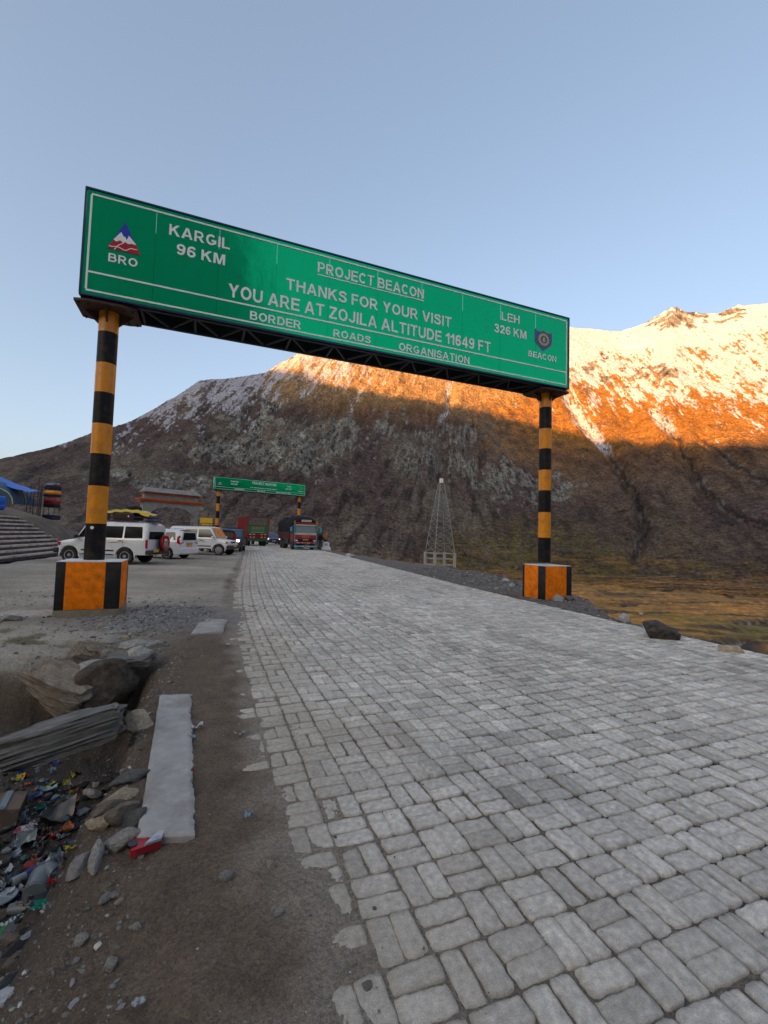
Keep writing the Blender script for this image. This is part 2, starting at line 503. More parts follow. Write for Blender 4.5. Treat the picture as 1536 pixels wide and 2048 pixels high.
def terrain_colour(A, Rr, X, Y, Z):
    sh = A.shape
    t = (Z - 1.6) / Rr
    lat = np.radians(A) * 330
    rt = road_t(X, Y)
    C = np.zeros(sh + (3,))
    # --- near: compacted dirt
    dirt = np.array([0.165, 0.122, 0.088]); C[:] = dirt
    n1 = fbm(X / 1.6, Y / 1.6, 4, 61); n2 = fbm(X / 0.3, Y / 0.3, 4, 62); n3 = fbm(X / 5, Y / 3, 3, 63)
    C *= (1 + 0.30 * n1 + 0.20 * n2)[..., None]
    lot = np.maximum(sst(0.5, 1.6, -rt), sst(0.0, 0.35, -rt + .3 * n1) * sst(7, 9.5, Y)) * sst(5.5, 7.5, np.hypot(X, Y))
    C = lerp3(C, np.array([0.44, 0.385, 0.305]), lot * np.clip(0.75 + n3 * 0.6, 0, 1))
    C *= (1 + 0.30 * lot * fbm(X / 2.5, Y / 0.6, 4, 64))[..., None]
    C = lerp3(C, np.array([0.135, 0.098, 0.068]), np.clip(sst(0.4, 0.9, -rt) * (1 - sst(1.6, 2.8, -rt)) * (1 - sst(6.5, 8, Rr)) * (0.6 + n1), 0, 1) * 0.8)
    # dust on the paving and its joints
    road = sst(-0.30, 0.05, rt + 0.25 * n2) * (1 - sst(ROAD_W - 0.1, ROAD_W + 0.3, rt))
    dusty = 1 - sst(0.0, 3.0, rt + 0.9 * fbm(X / 1.1, Y / 1.1, 3, 13))
    jc = np.array([0.135, 0.12, 0.10]) + dusty[..., None] * np.array([0.17, 0.135, 0.10])
    jc = jc * (1 - 0.85 * np.exp(-(((rt - 3.1) / 1.5) ** 2)) * sst(1.4, 2.8, Y) * (1 - sst(9, 22, Y)))[..., None]
    C = C * (1 - road[..., None]) + jc * road[..., None]
    # grey gravel verges
    gv = sst(0.0, 0.3, rt - ROAD_W) * (1 - sst(3.5, 5.5, rt - ROAD_W)) * (Y < 75)
    C = lerp3(C, np.array([0.155, 0.142, 0.125]), gv * np.clip(0.75 + 0.7 * n1, 0, 1))
    gp = np.exp(-(((X + 4.0) / 1.3) ** 2 + ((Y - 8.0) / 1.0) ** 2))
    C = lerp3(C, np.array([0.22, 0.215, 0.21]), np.clip(gp * 1.3, 0, 0.9))
    C *= (1 + 0.5 * (gv + gp) * fbm(X / 0.12, Y / 0.12, 3, 66))[..., None]
    moss = (Rr < 12) * sst(-3, -4, X) * sst(5.0, 5.6, Y) * (1 - sst(6.6, 7.6, Y)) * sst(0.0, 0.25, fbm(X / 0.9, Y / 0.5, 3, 67))
    C = lerp3(C, np.array([0.10, 0.09, 0.03]), moss * 0.8)
    # ditch soil
    m = (Rr < 14) & (X < 0)
    dsd = np.full(sh, 1.0); dsd[m] = poly_sd(X[m], Y[m], DITCH)
    dz = sst(0.05, -0.25, dsd)
    C = lerp3(C, np.array([0.065, 0.056, 0.050]), dz * 0.85)
    C = lerp3(C, np.array([0.13, 0.095, 0.065]), np.clip(dz * sst(4.3, 4.7, Y) * sst(-0.62, -0.45, Z) * (0.7 + n1), 0, 0.9))
    # bank
    m = (X < -12) & (Y > 5) & (Rr < 140)
    b = np.zeros(sh); pp = np.zeros(sh)
    _, ss, pm = bank_h(X[m], Y[m]); pp[m] = pm; b[m] = sst(-0.2, 0.5, pm)
    C = lerp3(C, np.array([0.125, 0.095, 0.07]), b * 0.9)
    C = lerp3(C, np.array([0.20, 0.165, 0.125]), b * sst(3.2, 3.8, pp) * 0.8)
    C *= (1 + 0.7 * b * (1 - sst(3.2, 3.8, pp)) * fbm(X / 0.7, Y / 0.7, 4, 68))[..., None]
    # --- meadow on the valley floor
    dd = rt - ROAD_W
    md = sst(2.0, 5.5, dd + 1.5 * n1) * sst(-0.9, -2.0, Z)
    mead = np.zeros(sh + (3,)); mead[:] = (0.50, 0.235, 0.056)
    k1 = fbm(X / 14, Y / 1.9, 4, 71); k2 = fbm(X / 30, Y / 9, 3, 72); k3 = fbm(X / 1.2, Y / .6, 4, 73) + .6 * fbm(X / 4, Y / .7, 4, 78)
    mead = lerp3(mead, np.array([0.20, 0.150, 0.040]), np.clip(0.55 + 2.2 * k2 - sst(30, 60, Rr) * 0.35, 0, 1))
    mead = lerp3(mead, np.array([0.085, 0.060, 0.042]), np.clip(3.2 * k1 - .15, 0, 1))
    ch = np.abs(fbm(X / 30 + 3.1, Y / 9, 3, 31))
    mead = lerp3(mead, np.array([0.06, 0.05, 0.045]), (1 - sst(0.02, 0.09, ch)) * 0.85)
    mead = lerp3(mead, np.array([0.33, 0.33, 0.32]), (1 - sst(0.0, 0.018, ch)) * 0.7 * sst(.0, .3, k2 + .15))
    mead *= np.clip(1 + 0.8 * k3, .2, 2.5)[..., None]
    C = C * (1 - md[..., None]) + mead * md[..., None]
    stones = np.clip(sst(0.5, 2.0, dd) * (1 - sst(7, 11, dd)) * sst(0.12, 0.35, fbm(X / .35, Y / .35, 3, 74)), 0, 1) * (Y < 40)
    C = lerp3(C, np.array([0.24, 0.23, 0.22]), stones * 0.8)
    # --- mountain
    r0 = np.interp(A, R_AZ, R0_K); r1 = np.interp(A, R_AZ, R1_K)
    s = (Rr - r0) / (r1 - r0)
    mt = sst(-0.09, 0.06, s + 0.07 * fbm(lat / 15, Rr / 8, 4, 75)) * (Rr > 55)
    q1 = fbm(lat / 40, Rr / 60, 4, 81); q2 = fbm(lat / 7, Rr / 12, 4, 82); q3 = fbm(lat / 1.5, Rr / 2.5, 3, 83)
    dirn = np.where(A < 12, 1, -1)
    a = np.radians(A) * 100; e = t * 100
    lean = np.interp(A, [-45, -10, 3, 12, 20, 45], [0.75, 0.60, 0.45, -0.35, -0.55, -0.65])
    c1 = a * np.sqrt(1 - lean ** 2) - e * lean; c2 = a * lean + e * np.sqrt(1 - lean ** 2)
    sc = np.zeros(sh + (3,)); sc[:] = (0.118, 0.080, 0.066)
    sc = lerp3(sc, np.array([0.185, 0.145, 0.105]), np.clip(0.30 + 1.8 * q1, 0, 1))
    sc = lerp3(sc, np.array([0.040, 0.028, 0.028]), sst(0.05, 0.40, fbm(c1 / 2.2, c2 / 7, 4, 87)) * 0.75)
    dry_sunlit = np.clip(sst(15, 26, A + 6 * q1) * (0.35 + 1.1 * q1) + sst(.10, .22, t) * sst(9, 22, A + 5 * q2) * (.75 + .6 * q2) + sst(.22, .33, t) * .55 * sst(-16, -4, A), 0, 0.95)
    sc = lerp3(sc, np.array([0.34, 0.145, 0.022]), dry_sunlit * sst(.06, .24, t) )  # dry grass, with the sunlit orange of the upper slope painted in
    sc = lerp3(sc, np.array([0.115, 0.060, 0.026]), dry_sunlit * (1 - sst(.06, .20, t)) * .7)
    # pale crest rock under the near summit, sunlit gold painted into its colour
    sunlit_gold = sst(.27, .33, t + .03 * q1) * sst(-18, -13, A) * (1 - sst(14, 22, A))
    sc = lerp3(sc, np.array([0.42, 0.25, 0.10]), sunlit_gold * np.clip(.75 + 1.2 * fbm(c1 / .8, c2 / 2.0, 4, 77), 0, 1))
    # olive grass near the foot on the right
    og = sst(0.03, -0.045, t + 0.02 * q1 - 0.045 * np.exp(-((A - 18) / 9) ** 2)) * sst(2, 9, A) * np.clip(0.65 + 1.4 * q2 - sst(24, 34, A) * .55, 0, 1)
    sc = lerp3(sc, np.array([0.125, 0.098, 0.026]), og * 0.85)
    sc *= np.clip(1 + 0.55 * q2 + 0.60 * q3, .25, 3)[..., None]
    cm = np.clip(crag_masks(A, t + 0.03 * fbm(lat / 18, Rr / 26, 3, 44)) * (0.55 + 1.3 * fbm(lat / 14, Rr / 22, 4, 45) + .2), 0, 1)
    vein = ridged(c1 / 1.5, c2 / 4.2, 4, 88); vein2 = ridged(c1 / 0.5, c2 / 1.2, 3, 89)
    rk = sst(0.26, 0.42, cm + 0.55 * fbm(c1 / 1.6, c2 / 3.2, 4, 90))
    g_ = np.clip(0.55 * sst(.25, .85, vein) + 0.6 * sst(.3, .85, vein2) + 0.5 * fbm(c1 / .35, c2 / .6, 3, 84), 0, 1)
    rc = lerp3(np.zeros(sh + (3,)) + np.array([0.022, 0.018, 0.018]), np.array([0.31, 0.28, 0.23]), g_)  # dark cracks, with the crags' black shadow painted into this tone
    rc = lerp3(rc, np.array([0.46, 0.44, 0.37]), sst(0.22, 0.40, fbm(lat / 9, Rr / 14, 4, 85)) * sst(6, -8, A) * g_)
    sc = sc * (1 - rk[..., None]) + rc * rk[..., None]
    st = sst(0.36, 0.50, fbm(lat / 1.2, Rr / 2.0, 2, 86)) * 0.5 * (.4 + .6 * sst(-.1, .3, q2))
    sc = lerp3(sc, np.array([0.26, 0.24, 0.21]), st * (1 - og))
    for P, k in GULLIES[:3]:
        d = gully(A + 0.8 * fbm(lat / 12, Rr / 20, 4, 55), t, P)
        sc = lerp3(sc, np.array([0.035, 0.030, 0.028]), np.exp(-(d / 0.0035) ** 2) * 0.85)
        sc = lerp3(sc, np.array([0.2, 0.18, 0.16]), np.exp(-((d - .005) / 0.003) ** 2) * sst(0.0, .3, q2) * 0.8)
    # snow: deep on the far right slopes, streaks elsewhere
    tl = np.interp(A, [-45, -30, -24, -16, -10, 0, 10, 17, 22, 28, 34, 42], [.15, .200, .235, .295, .345, .385, .40, .37, .315, .300, .275, .250])
    wd = np.interp(A, [-45, -12, 5, 16, 24, 42], [.08, .085, .09, .08, .07, .07])
    n_st = fbm(c1 / 0.9, c2 / 4.5, 4, 91); n_fine = fbm(c1 / 0.28, c2 / 0.9, 4, 92); n_big = fbm(c1 / 4.0, c2 / 6.0, 3, 93)
    n_cr = ridged(c1 / 1.1, c2 / 4.0, 4, 94)
    sv = (t - tl) / wd + 1.1 * n_big + 1.5 * n_st + 1.25 * n_fine - 3.6 * rk * sst(18, 24, A)
    sv = np.minimum(sv, 0.62 + 1.3 * n_st + 1.2 * n_fine + 0.7 * n_big - 1.1 * sst(.72, .95, n_cr) + 0.9 * sst(.36, .42, t) * sst(16, 22, A))
    sv = sv - np.interp(A, [-45, -30, -12, -6, 14, 22], [.45, .15, .10, .10, .45, 0.0])
    snow = sst(0.0, 0.30, sv) * np.interp(A, [-45, -15, 5, 18, 24], [.70, .72, .85, .95, 1])
    for P, lo, hi, wg in [(GULLIES[0][0], .165, .33, .013), (GULLIES[1][0], .20, .30, .012), ([(8.2, .40), (7.8, .3), (7.2, .255)], .25, .42, .006), ([(-3.5, .33), (-4.5, .28)], .26, .34, .005)]:
        d = gully(A + 0.7 * fbm(lat / 12, Rr / 20, 4, 55), t, P)
        g = sst(wg, wg * .5, d + 0.014 * n_st + .008 * n_fine) * sst(lo, lo + .03, t) * (1 - sst(hi, hi + .05, t)) * sst(-.25, .05, n_st + n_fine + .15)
        snow = np.maximum(snow, g)
    snow *= (t > 0.05)
    sc = sc * (1 - snow[..., None]) + np.array([0.61, 0.585, 0.63]) * snow[..., None]
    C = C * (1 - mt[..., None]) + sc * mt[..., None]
    # scree tint reaching into the far end of the parking ground
    back = sst(48, 80, Rr) * (rt < -1) * (1 - mt)
    C = lerp3(C, np.array([0.12, 0.09, 0.075]), back)
    return np.clip(C, 0.008, 0.9)

M_ground = vcol_mat('ground_soil', [('n', 5, .3, .7, .85, 1.15), ('c', 75, 0, 1, .8, 1.2), ('n', 160, .3, .7, .6, 1.4)], [('v', 45, .010), ('n', 130, .014), ('n', 30, .012)], 0.92, 0.2)
M_hill = vcol_mat('hill_scree', [('n', .35, .3, .7, .75, 1.25), ('c', 1.1, 0, 1, .7, 1.3), ('n', 1.6, .35, .65, .7, 1.3)], [('n', .10, 5.0), ('n', .45, 2.2), ('v', .8, .8)], 0.95, 0.12)

A, Rr, X, Y, Z, F = polar(r_near)
me = np_mesh('ground', np.stack([X, Y, Z], -1).reshape(-1, 3), F, terrain_colour(A, Rr, X, Y, Z).reshape(-1, 3))
tag(link_mesh('ground', me, M_ground), kind='structure')
NEAR = (A, Rr, Z)
A, Rr, X, Y, Z, F = polar(r_far)
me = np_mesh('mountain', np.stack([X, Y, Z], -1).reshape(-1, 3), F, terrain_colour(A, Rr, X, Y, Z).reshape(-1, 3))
tag(link_mesh('mountain', me, M_hill), kind='structure')

def zat(x, y):
    return float(near_height(np.array([float(x)]), np.array([float(y)]))[0])

# ------------------------------------------------------------------ unseen mountain behind the viewpoint, crest shaped to throw the evening shade over the pass
def shade_ridge():
    pts = [(-15.74, .3631), (-13.5, .365), (-9.4, .357), (-8.2, .343), (-4.4, .336), (-.5, .325), (2.0, .318), (5.9, .311), (8.7, .299), (12.1, .289), (15.1, .271), (19, .249), (23, .230), (26, .2135), (32.4, .195), (37.2, .183), (41.2, .178)]
    D = 1100.0
    hs = (math.sin(SUN_AZ), math.cos(SUN_AZ))
    ax = (math.cos(SUN_AZ), -math.sin(SUN_AZ))           # lateral axis
    rr = np.geomspace(75, 1300, 1500)
    prof = []
    for a, t in pts:
        aa = np.full_like(rr, a)
        z = near_height(rr * np.sin(np.radians(aa)), rr * np.cos(np.radians(aa))) + hill_rise(aa, rr, False)
        k = np.argmax((z - 1.6) / rr >= t)
        r = rr[k] if ((z - 1.6) / rr >= t).any() else np.interp(a, R_AZ, R1_K)
        zz = 1.6 + t * r
        x, y = r * math.sin(R(a)), r * math.cos(R(a))
        q = x * hs[0] + y * hs[1]; p = x * ax[0] + y * ax[1]
        prof.append((p, zz + (D - q) * math.tan(SUN_EL)))
    prof.sort()
    P = np.array(prof)
    return D, hs, ax, P
D_R, HS, AX, PR = shade_ridge()
def build_ridge():
    p0, h0 = PR[0]; p1, h1 = PR[-1]
    pk = [-2600, -1600, -1200, -980, -820, -660, -480, -300, p0 - 60] + list(PR[:, 0]) + [p1 + 25, p1 + 70, p1 + 200, p1 + 500, p1 + 1000, p1 + 2200]
    hk = [60, 160, 330, 640, 720, 660, 470, h0 + 45, h0 + 4] + list(PR[:, 1]) + [h1 + 14, h1 + 60, h1 + 150, h1 + 130, h1 - 60, 60]  # negative side heightened to darken the reflection in the sign
    ps = np.unique(np.concatenate([np.linspace(-2600, -160, 90), np.linspace(-160, 560, 240), np.linspace(560, p1 + 2200, 60)]))
    h = np.interp(ps, pk, hk)
    k = np.linspace(-1, 1, 61)
    Pp, K = np.meshgrid(ps, k, indexing='ij')
    Hh = np.repeat(h[:, None], len(k), 1)
    prof = (1 - np.abs(K)) ** 1.15
    q = D_R + np.where(K < 0, K * 800, K * 1200)
    Zz = Hh * prof - 2 + (20 * fbm(Pp / 90, q / 140, 4, 101) + 10 * ridged(Pp / 40, q / 70, 3, 103) - 6) * np.sin(np.clip(prof, 0, 1) * np.pi) * (np.abs(K) > 0.02)
    X = q * HS[0] + Pp * AX[0]; Y = q * HS[1] + Pp * AX[1]
    n, m = Pp.shape
    i, j = np.meshgrid(np.arange(n - 1), np.arange(m - 1), indexing='ij')
    F = np.stack([i * m + j, (i + 1) * m + j, (i + 1) * m + j + 1, i * m + j + 1], -1).reshape(-1, 4)
    C = np.zeros(X.shape + (3,)); C[:] = (0.12, 0.09, 0.07)
    C *= (1 + 0.5 * fbm(Pp / 25, q / 25, 4, 105))[..., None]
    C = lerp3(C, np.array([0.7, 0.7, 0.72]), sst(0.1, 0.4, fbm(Pp / 60, q / 60, 4, 107) + sst(300, 560, Zz) - .35))
    me = np_mesh('mountain', np.stack([X, Y, Zz], -1).reshape(-1, 3), F, C.reshape(-1, 3))
    tag(link_mesh('mountain', me, M_hill), kind='structure')
build_ridge()

# ------------------------------------------------------------------ paved road: every sett is modelled
def build_road():
    cell = 0.222
    ds = np.hypot(np.gradient(_xs), np.gradient(_ys)); S = np.concatenate([[0], np.cumsum(np.hypot(np.diff(_xs), np.diff(_ys)))])
    hx = np.gradient(_xs, S); hy = np.gradient(_ys, S); L = np.hypot(hx, hy); hx /= L; hy /= L
    rs = np.random.RandomState(11)
    VV, FF, CC = [], [], []
    base = 0
    nS = int(S[-1] / cell)
    jmax = int(round(ROAD_W / cell))
    groups = {}
    for i in range(nS):
        s0 = i * cell
        y0 = np.interp(s0, S, _ys)
        if y0 < -2.6: continue
        for j in range(-2, jmax):
            t0 = j * cell
            x = np.interp(s0, S, _xs) + t0
            x = x - (1 - np.interp(s0, S, hy)) * t0; y = y0 - np.interp(s0, S, hx) * t0
            d = math.hypot(x, y)
            if y < 0.2 or abs(x) > 1.15 * y + 1.0: continue
            lod = 0 if d < 5.2 else (1 if d < 13 else (2 if d < 30 else 3))
            if j < 0 and rs.rand() < (0.45 if 2.2 < y0 < 6 else 0.8): continue
            hor = (i + j) % 2 == 0
            if lod == 3:
                groups.setdefault(3, []).append((s0, t0, cell, cell, 0, 0)); continue
            for k in (0, 1):
                if hor: groups.setdefault(lod, []).append((s0 + k * cell / 2, t0, cell / 2, cell, 1 - 2 * k, 0))
                else: groups.setdefault(lod, []).append((s0, t0 + k * cell / 2, cell, cell / 2, 0, 1 - 2 * k))
    for lod, g in groups.items():
        G = np.array(g)                                   # s, t, ls, lt
        n = len(G)
        m = {0: 13, 1: 7, 2: 5, 3: 4}[lod]
        u = np.linspace(-1, 1, m)
        u = np.concatenate([[-1], np.linspace(-.975, .975, m - 2), [1]])
        U, W = np.meshgrid(u, u, indexing='ij')
        U = U[None]; W = W[None]
        jit = 0.0025
        cs = G[:, 0] + G[:, 2] / 2 + rs.randn(n) * jit; ct = G[:, 1] + G[:, 3] / 2 + rs.randn(n) * jit
        yy_ = np.interp(cs, S, _ys)
        band = np.exp(-((ct - 3.1 - .5 * fbm(cs / 1.5, ct / 1.5, 2, 121)) / 1.2) ** 2) * sst(1.0, 2.2, yy_) * (1 - sst(9, 26, yy_) * .6)
        gap = 0.0034 + 0.0050 * band
        gin = 0.0009 + 0.0010 * band
        cs = cs + G[:, 4] * (gap - gin) / 2; ct = ct + G[:, 5] * (gap - gin) / 2
        gs = np.where(G[:, 4] != 0, (gap + gin) / 2, gap); gt = np.where(G[:, 5] != 0, (gap + gin) / 2, gap)
        hs = (G[:, 2] / 2 - gs + rs.randn(n) * 0.0022)[:, None, None]; ht = (G[:, 3] / 2 - gt + rs.randn(n) * 0.003)[:, None, None]
        # rounded corners: pull the outline in
        rr = np.maximum(np.abs(U), np.abs(W)); corner = (np.abs(U) * np.abs(W)) ** 3
        k = 1 - 0.085 * corner
        a = U * hs * k; b = W * ht * k
        ang = (rs.randn(n) * 0.02)[:, None, None]
        a, b = a * np.cos(ang) - b * np.sin(ang), a * np.sin(ang) + b * np.cos(ang)
        s = cs[:, None, None] + a; t = ct[:, None, None] + b
        edge = sst(0.55, 1.0, rr)
        s = s + edge * 0.012 * fbm(s / 0.05, t / 0.05, 4, 111, .65); t = t + edge * 0.012 * fbm(s / 0.05 + 9, t / 0.05, 4, 112, .65)
        x0 = np.interp(s, S, _xs); y0 = np.interp(s, S, _ys); nx = np.interp(s, S, hy); ny = -np.interp(s, S, hx)
        x = x0 + nx * t; y = y0 + ny * t
        lev = (rs.randn(n) * 0.0028)[:, None, None] + 0.010 * fbm(s / 1.6, t / 1.2, 3, 113)
        tx = (rs.randn(n) * 0.016)[:, None, None]; ty = (rs.randn(n) * 0.016)[:, None, None]
        dome = 0.0022 * (1 - sst(0.35, 1.0, rr) * 1.0)
        z = 0.004 + lev + dome + tx * a + ty * b
        if lod <= 1: z = z + 0.0028 * fbm(s / 0.02, t / 0.02, 3, 114) * (1 - 0.5 * edge)
        skirt = (rr > 0.999)
        z = np.where(skirt, z - 0.034, z)
        if lod == 0:
            ring = (rr > 0.93) & ~skirt
            z = np.where(ring, z - 0.0012, z)
        # worn, lower and dust-covered towards the left edge
        wear = 1 - sst(-0.6, 0.7, t + 0.5 * fbm(s / 0.7, t / 0.7, 2, 115))
        z = z - 0.0045 * wear
        V = np.stack([x, y, z], -1).reshape(-1, 3)
        i, j = np.meshgrid(np.arange(m - 1), np.arange(m - 1), indexing='ij')
        q = np.stack([i * m + j, (i + 1) * m + j, (i + 1) * m + j + 1, i * m + j + 1], -1).reshape(-1, 4)
        F = (q[None] + (np.arange(n) * m * m)[:, None, None]).reshape(-1, 4) + base
        tone = (1 + 0.13 * rs.randn(n))[:, None, None, None]
        warm = (0.5 + 0.5 * np.tanh(rs.randn(n)))[:, None, None, None]
        c = np.array([0.64, 0.60, 0.535]) * (1 - warm * .35) + np.array([0.66, 0.59, 0.50]) * warm * .35
        c = c * tone * np.ones(s.shape + (1,))
        stain = sst(0.12, 0.42, fbm(s / 2.6, t / 0.7, 4, 118))
        c = c * (1 - 0.22 * stain)[..., None]
        c = c * (1 + 0.22 * fbm(s / 1.9, t / 1.2, 3, 116) + 0.42 * fbm(s / 0.03, t / 0.03, 2, 117))[..., None]
        dust = np.clip((1 - sst(-0.6, 1.9, t + 0.9 * fbm(s / 1.1, t / 1.1, 3, 13))) * 0.75 + edge * 0.30 * (1 + fbm(s / .3, t / .3, 2, 119)) * 0.6, 0, 1)
        c = lerp3(c, np.array([0.44, 0.37, 0.285]), dust)
        c = np.where(skirt[..., None], c * (0.55 - .35 * band)[:, None, None, None], c)
        VV.append(V); FF.append(F); CC.append(c.reshape(-1, 3)); base += len(V)
    m = vcol_mat('stone_sett', [('n', 30, .3, .7, .80, 1.2), ('n', 260, .3, .7, .70, 1.30)], [('n', 45, .007), ('n', 200, .007)], 0.82, 0.3)
    me = np_mesh('paved_road', np.concatenate(VV), np.concatenate(FF), np.concatenate(CC))
    tag(link_mesh('paved_road', me, m), kind='structure')
build_road()

# ------------------------------------------------------------------ sign gantries
M_white = paint('white_reflective_sheet', (0.92, 0.92, 0.91), 0.4, var=0.03, dirt=(0.7, 0.68, 0.65), dirt_amt=0.2)
M_blackp = paint('black_paint', (0.007, 0.007, 0.008), 0.5, var=0.3, scale=13, dirt=(0.07, 0.045, 0.03), dirt_amt=0.5, spec=0.2)
M_yellowp = paint('yellow_paint', (0.74, 0.26, 0.002), 0.4, var=0.08, scale=12, dirt=(0.34, 0.13, 0.02), dirt_amt=0.6)
M_orangep = paint('orange_masonry_paint', (0.88, 0.205, 0.002), 0.7, var=0.22, scale=9, dirt=(0.34, 0.05, 0.002), dirt_amt=0.6, bump=0.006, bscale=30, spec=0.2)
M_blackm = paint('black_masonry_paint', (0.012, 0.012, 0.012), 0.65, var=0.3, dirt=(0.09, 0.085, 0.08), dirt_amt=0.3, bump=0.005, bscale=30, spec=0.3)
M_whitem = paint('white_masonry_paint', (0.70, 0.70, 0.70), 0.7, var=0.1, dirt=(0.4, 0.38, 0.36), bump=0.003, bscale=30)
M_conc = paint('weathered_concrete', (0.22, 0.195, 0.14), 0.9, var=0.3, scale=8, dirt=(0.16, 0.13, 0.07), dirt_amt=0.6, bump=0.008, bscale=26, spec=0.2)
M_steel = paint('dark_truss_steel', (0.022, 0.022, 0.026), 0.5, metal=0.3, var=0.3)
M_rust = paint('rusty_brown_plate', (0.055, 0.026, 0.014), 0.65, var=0.4, scale=8, dirt=(0.10, 0.04, 0.015), dirt_amt=0.5)
M_blue = paint('blue_sheet', (0.012, 0.045, 0.42), 0.35, var=0.05)
M_blue2 = paint('shield_blue_sheet', (0.012, 0.10, 0.36), 0.35, var=0.05)
M_red = paint('red_sheet', (0.44, 0.008, 0.016), 0.35, var=0.08)
M_gold = paint('gold_sheet', (0.55, 0.40, 0.10), 0.4, var=0.08)
M_slate = paint('slate_sheet', (0.05, 0.09, 0.13), 0.4, var=0.08)
M_brownsh = paint('purple_edge_sheet', (0.20, 0.13, 0.16), 0.45, var=0.08)
M_blueedge = paint('dark_blue_edge', (0.012, 0.03, 0.10), 0.4)

def sign_green():
    m, nt, b = new_mat('green_reflective_sheet')
    tc = N(nt, 'TexCoord')
    n1 = N(nt, 'TexNoise', i_Scale=1.4, i_Detail=5.0, i_Roughness=0.6)
    nt.links.new(tc.outputs['Object'], n1.inputs['Vector'])
    mx = N(nt, 'MixRGB'); mx.inputs[1].default_value = (0.0, 0.46, 0.16, 1); mx.inputs[2].default_value = (0.0, 0.50, 0.19, 1)
    nt.links.new(n1.outputs[0], mx.inputs[0])
    # run-down grime and specks
    w = N(nt, 'Mapping'); w.inputs['Scale'].default_value = (9, 9, 0.9)
    nt.links.new(tc.outputs['Object'], w.inputs['Vector'])
    n2 = N(nt, 'TexNoise', i_Scale=1.0, i_Detail=6.0, i_Roughness=0.7)
    nt.links.new(w.outputs[0], n2.inputs['Vector'])
    r2 = N(nt, 'MapRange', i_1=.55, i_2=.75, i_3=0.0, i_4=0.38); nt.links.new(n2.outputs[0], r2.inputs[0])
    m2 = N(nt, 'MixRGB'); nt.links.new(r2.outputs[0], m2.inputs[0]); nt.links.new(mx.outputs[0], m2.inputs[1]); m2.inputs[2].default_value = (0.06, 0.16, 0.10, 1)
    nt.links.new(m2.outputs[0], b.inputs['Base Color'])
    n3 = N(nt, 'TexNoise', i_Scale=3.0, i_Detail=4.0, i_Roughness=0.5); nt.links.new(tc.outputs['Object'], n3.inputs['Vector'])
    bp = N(nt, 'Bump', i_Strength=1.0, i_Distance=0.004); nt.links.new(n3.outputs[0], bp.inputs['Height'])
    nt.links.new(bp.outputs[0], b.inputs['Normal'])
    b.inputs['Roughness'].default_value = 0.15
    b.inputs['Metallic'].default_value = 0.85
    b.inputs['Specular IOR Level'].default_value = 0.5
    return m
M_green = sign_green()

def _arc(cx, cy, rx, ry, a0, a1, n=14):
    return [(cx + rx * math.cos(R(a0 + (a1 - a0) * k / n)), cy + ry * math.sin(R(a0 + (a1 - a0) * k / n))) for k in range(n + 1)]
def _sm(P, n=5):
    q = [P[0]] + list(P) + [P[-1]]; out = []
    for i in range(1, len(q) - 2):
        p0, p1, p2, p3 = (np.array(v) for v in q[i - 1:i + 3])
        for k in range(n):
            u = k / n
            out.append(tuple(.5 * (2 * p1 + (p2 - p0) * u + (2 * p0 - 5 * p1 + 4 * p2 - p3) * u * u + (3 * p1 - p0 - 3 * p2 + p3) * u ** 3)))
    return out + [tuple(P[-1])]
def _st(x): return ('r', [(x, 0), (x, 1)])
def _ba(x0, x1, y): return ('b', [(x0, y), (x1, y)])
def _po(*p): return ('p', list(p))
def _mi(w, *p): return ('p', [(w - x, y) for x, y in p])
_six = [('r', _arc(.35, .325, .25, .235, 0, 360, 24)), ('r', _sm([(.61, .77), (.52, .885), (.38, .915), (.22, .85), (.125, .66), (.10, .36)]))]
_pb = ('b', [(.19, .915), (.46, .915)] + _arc(.46, .68, .225, .235, 90, -90) + [(.19, .445)])
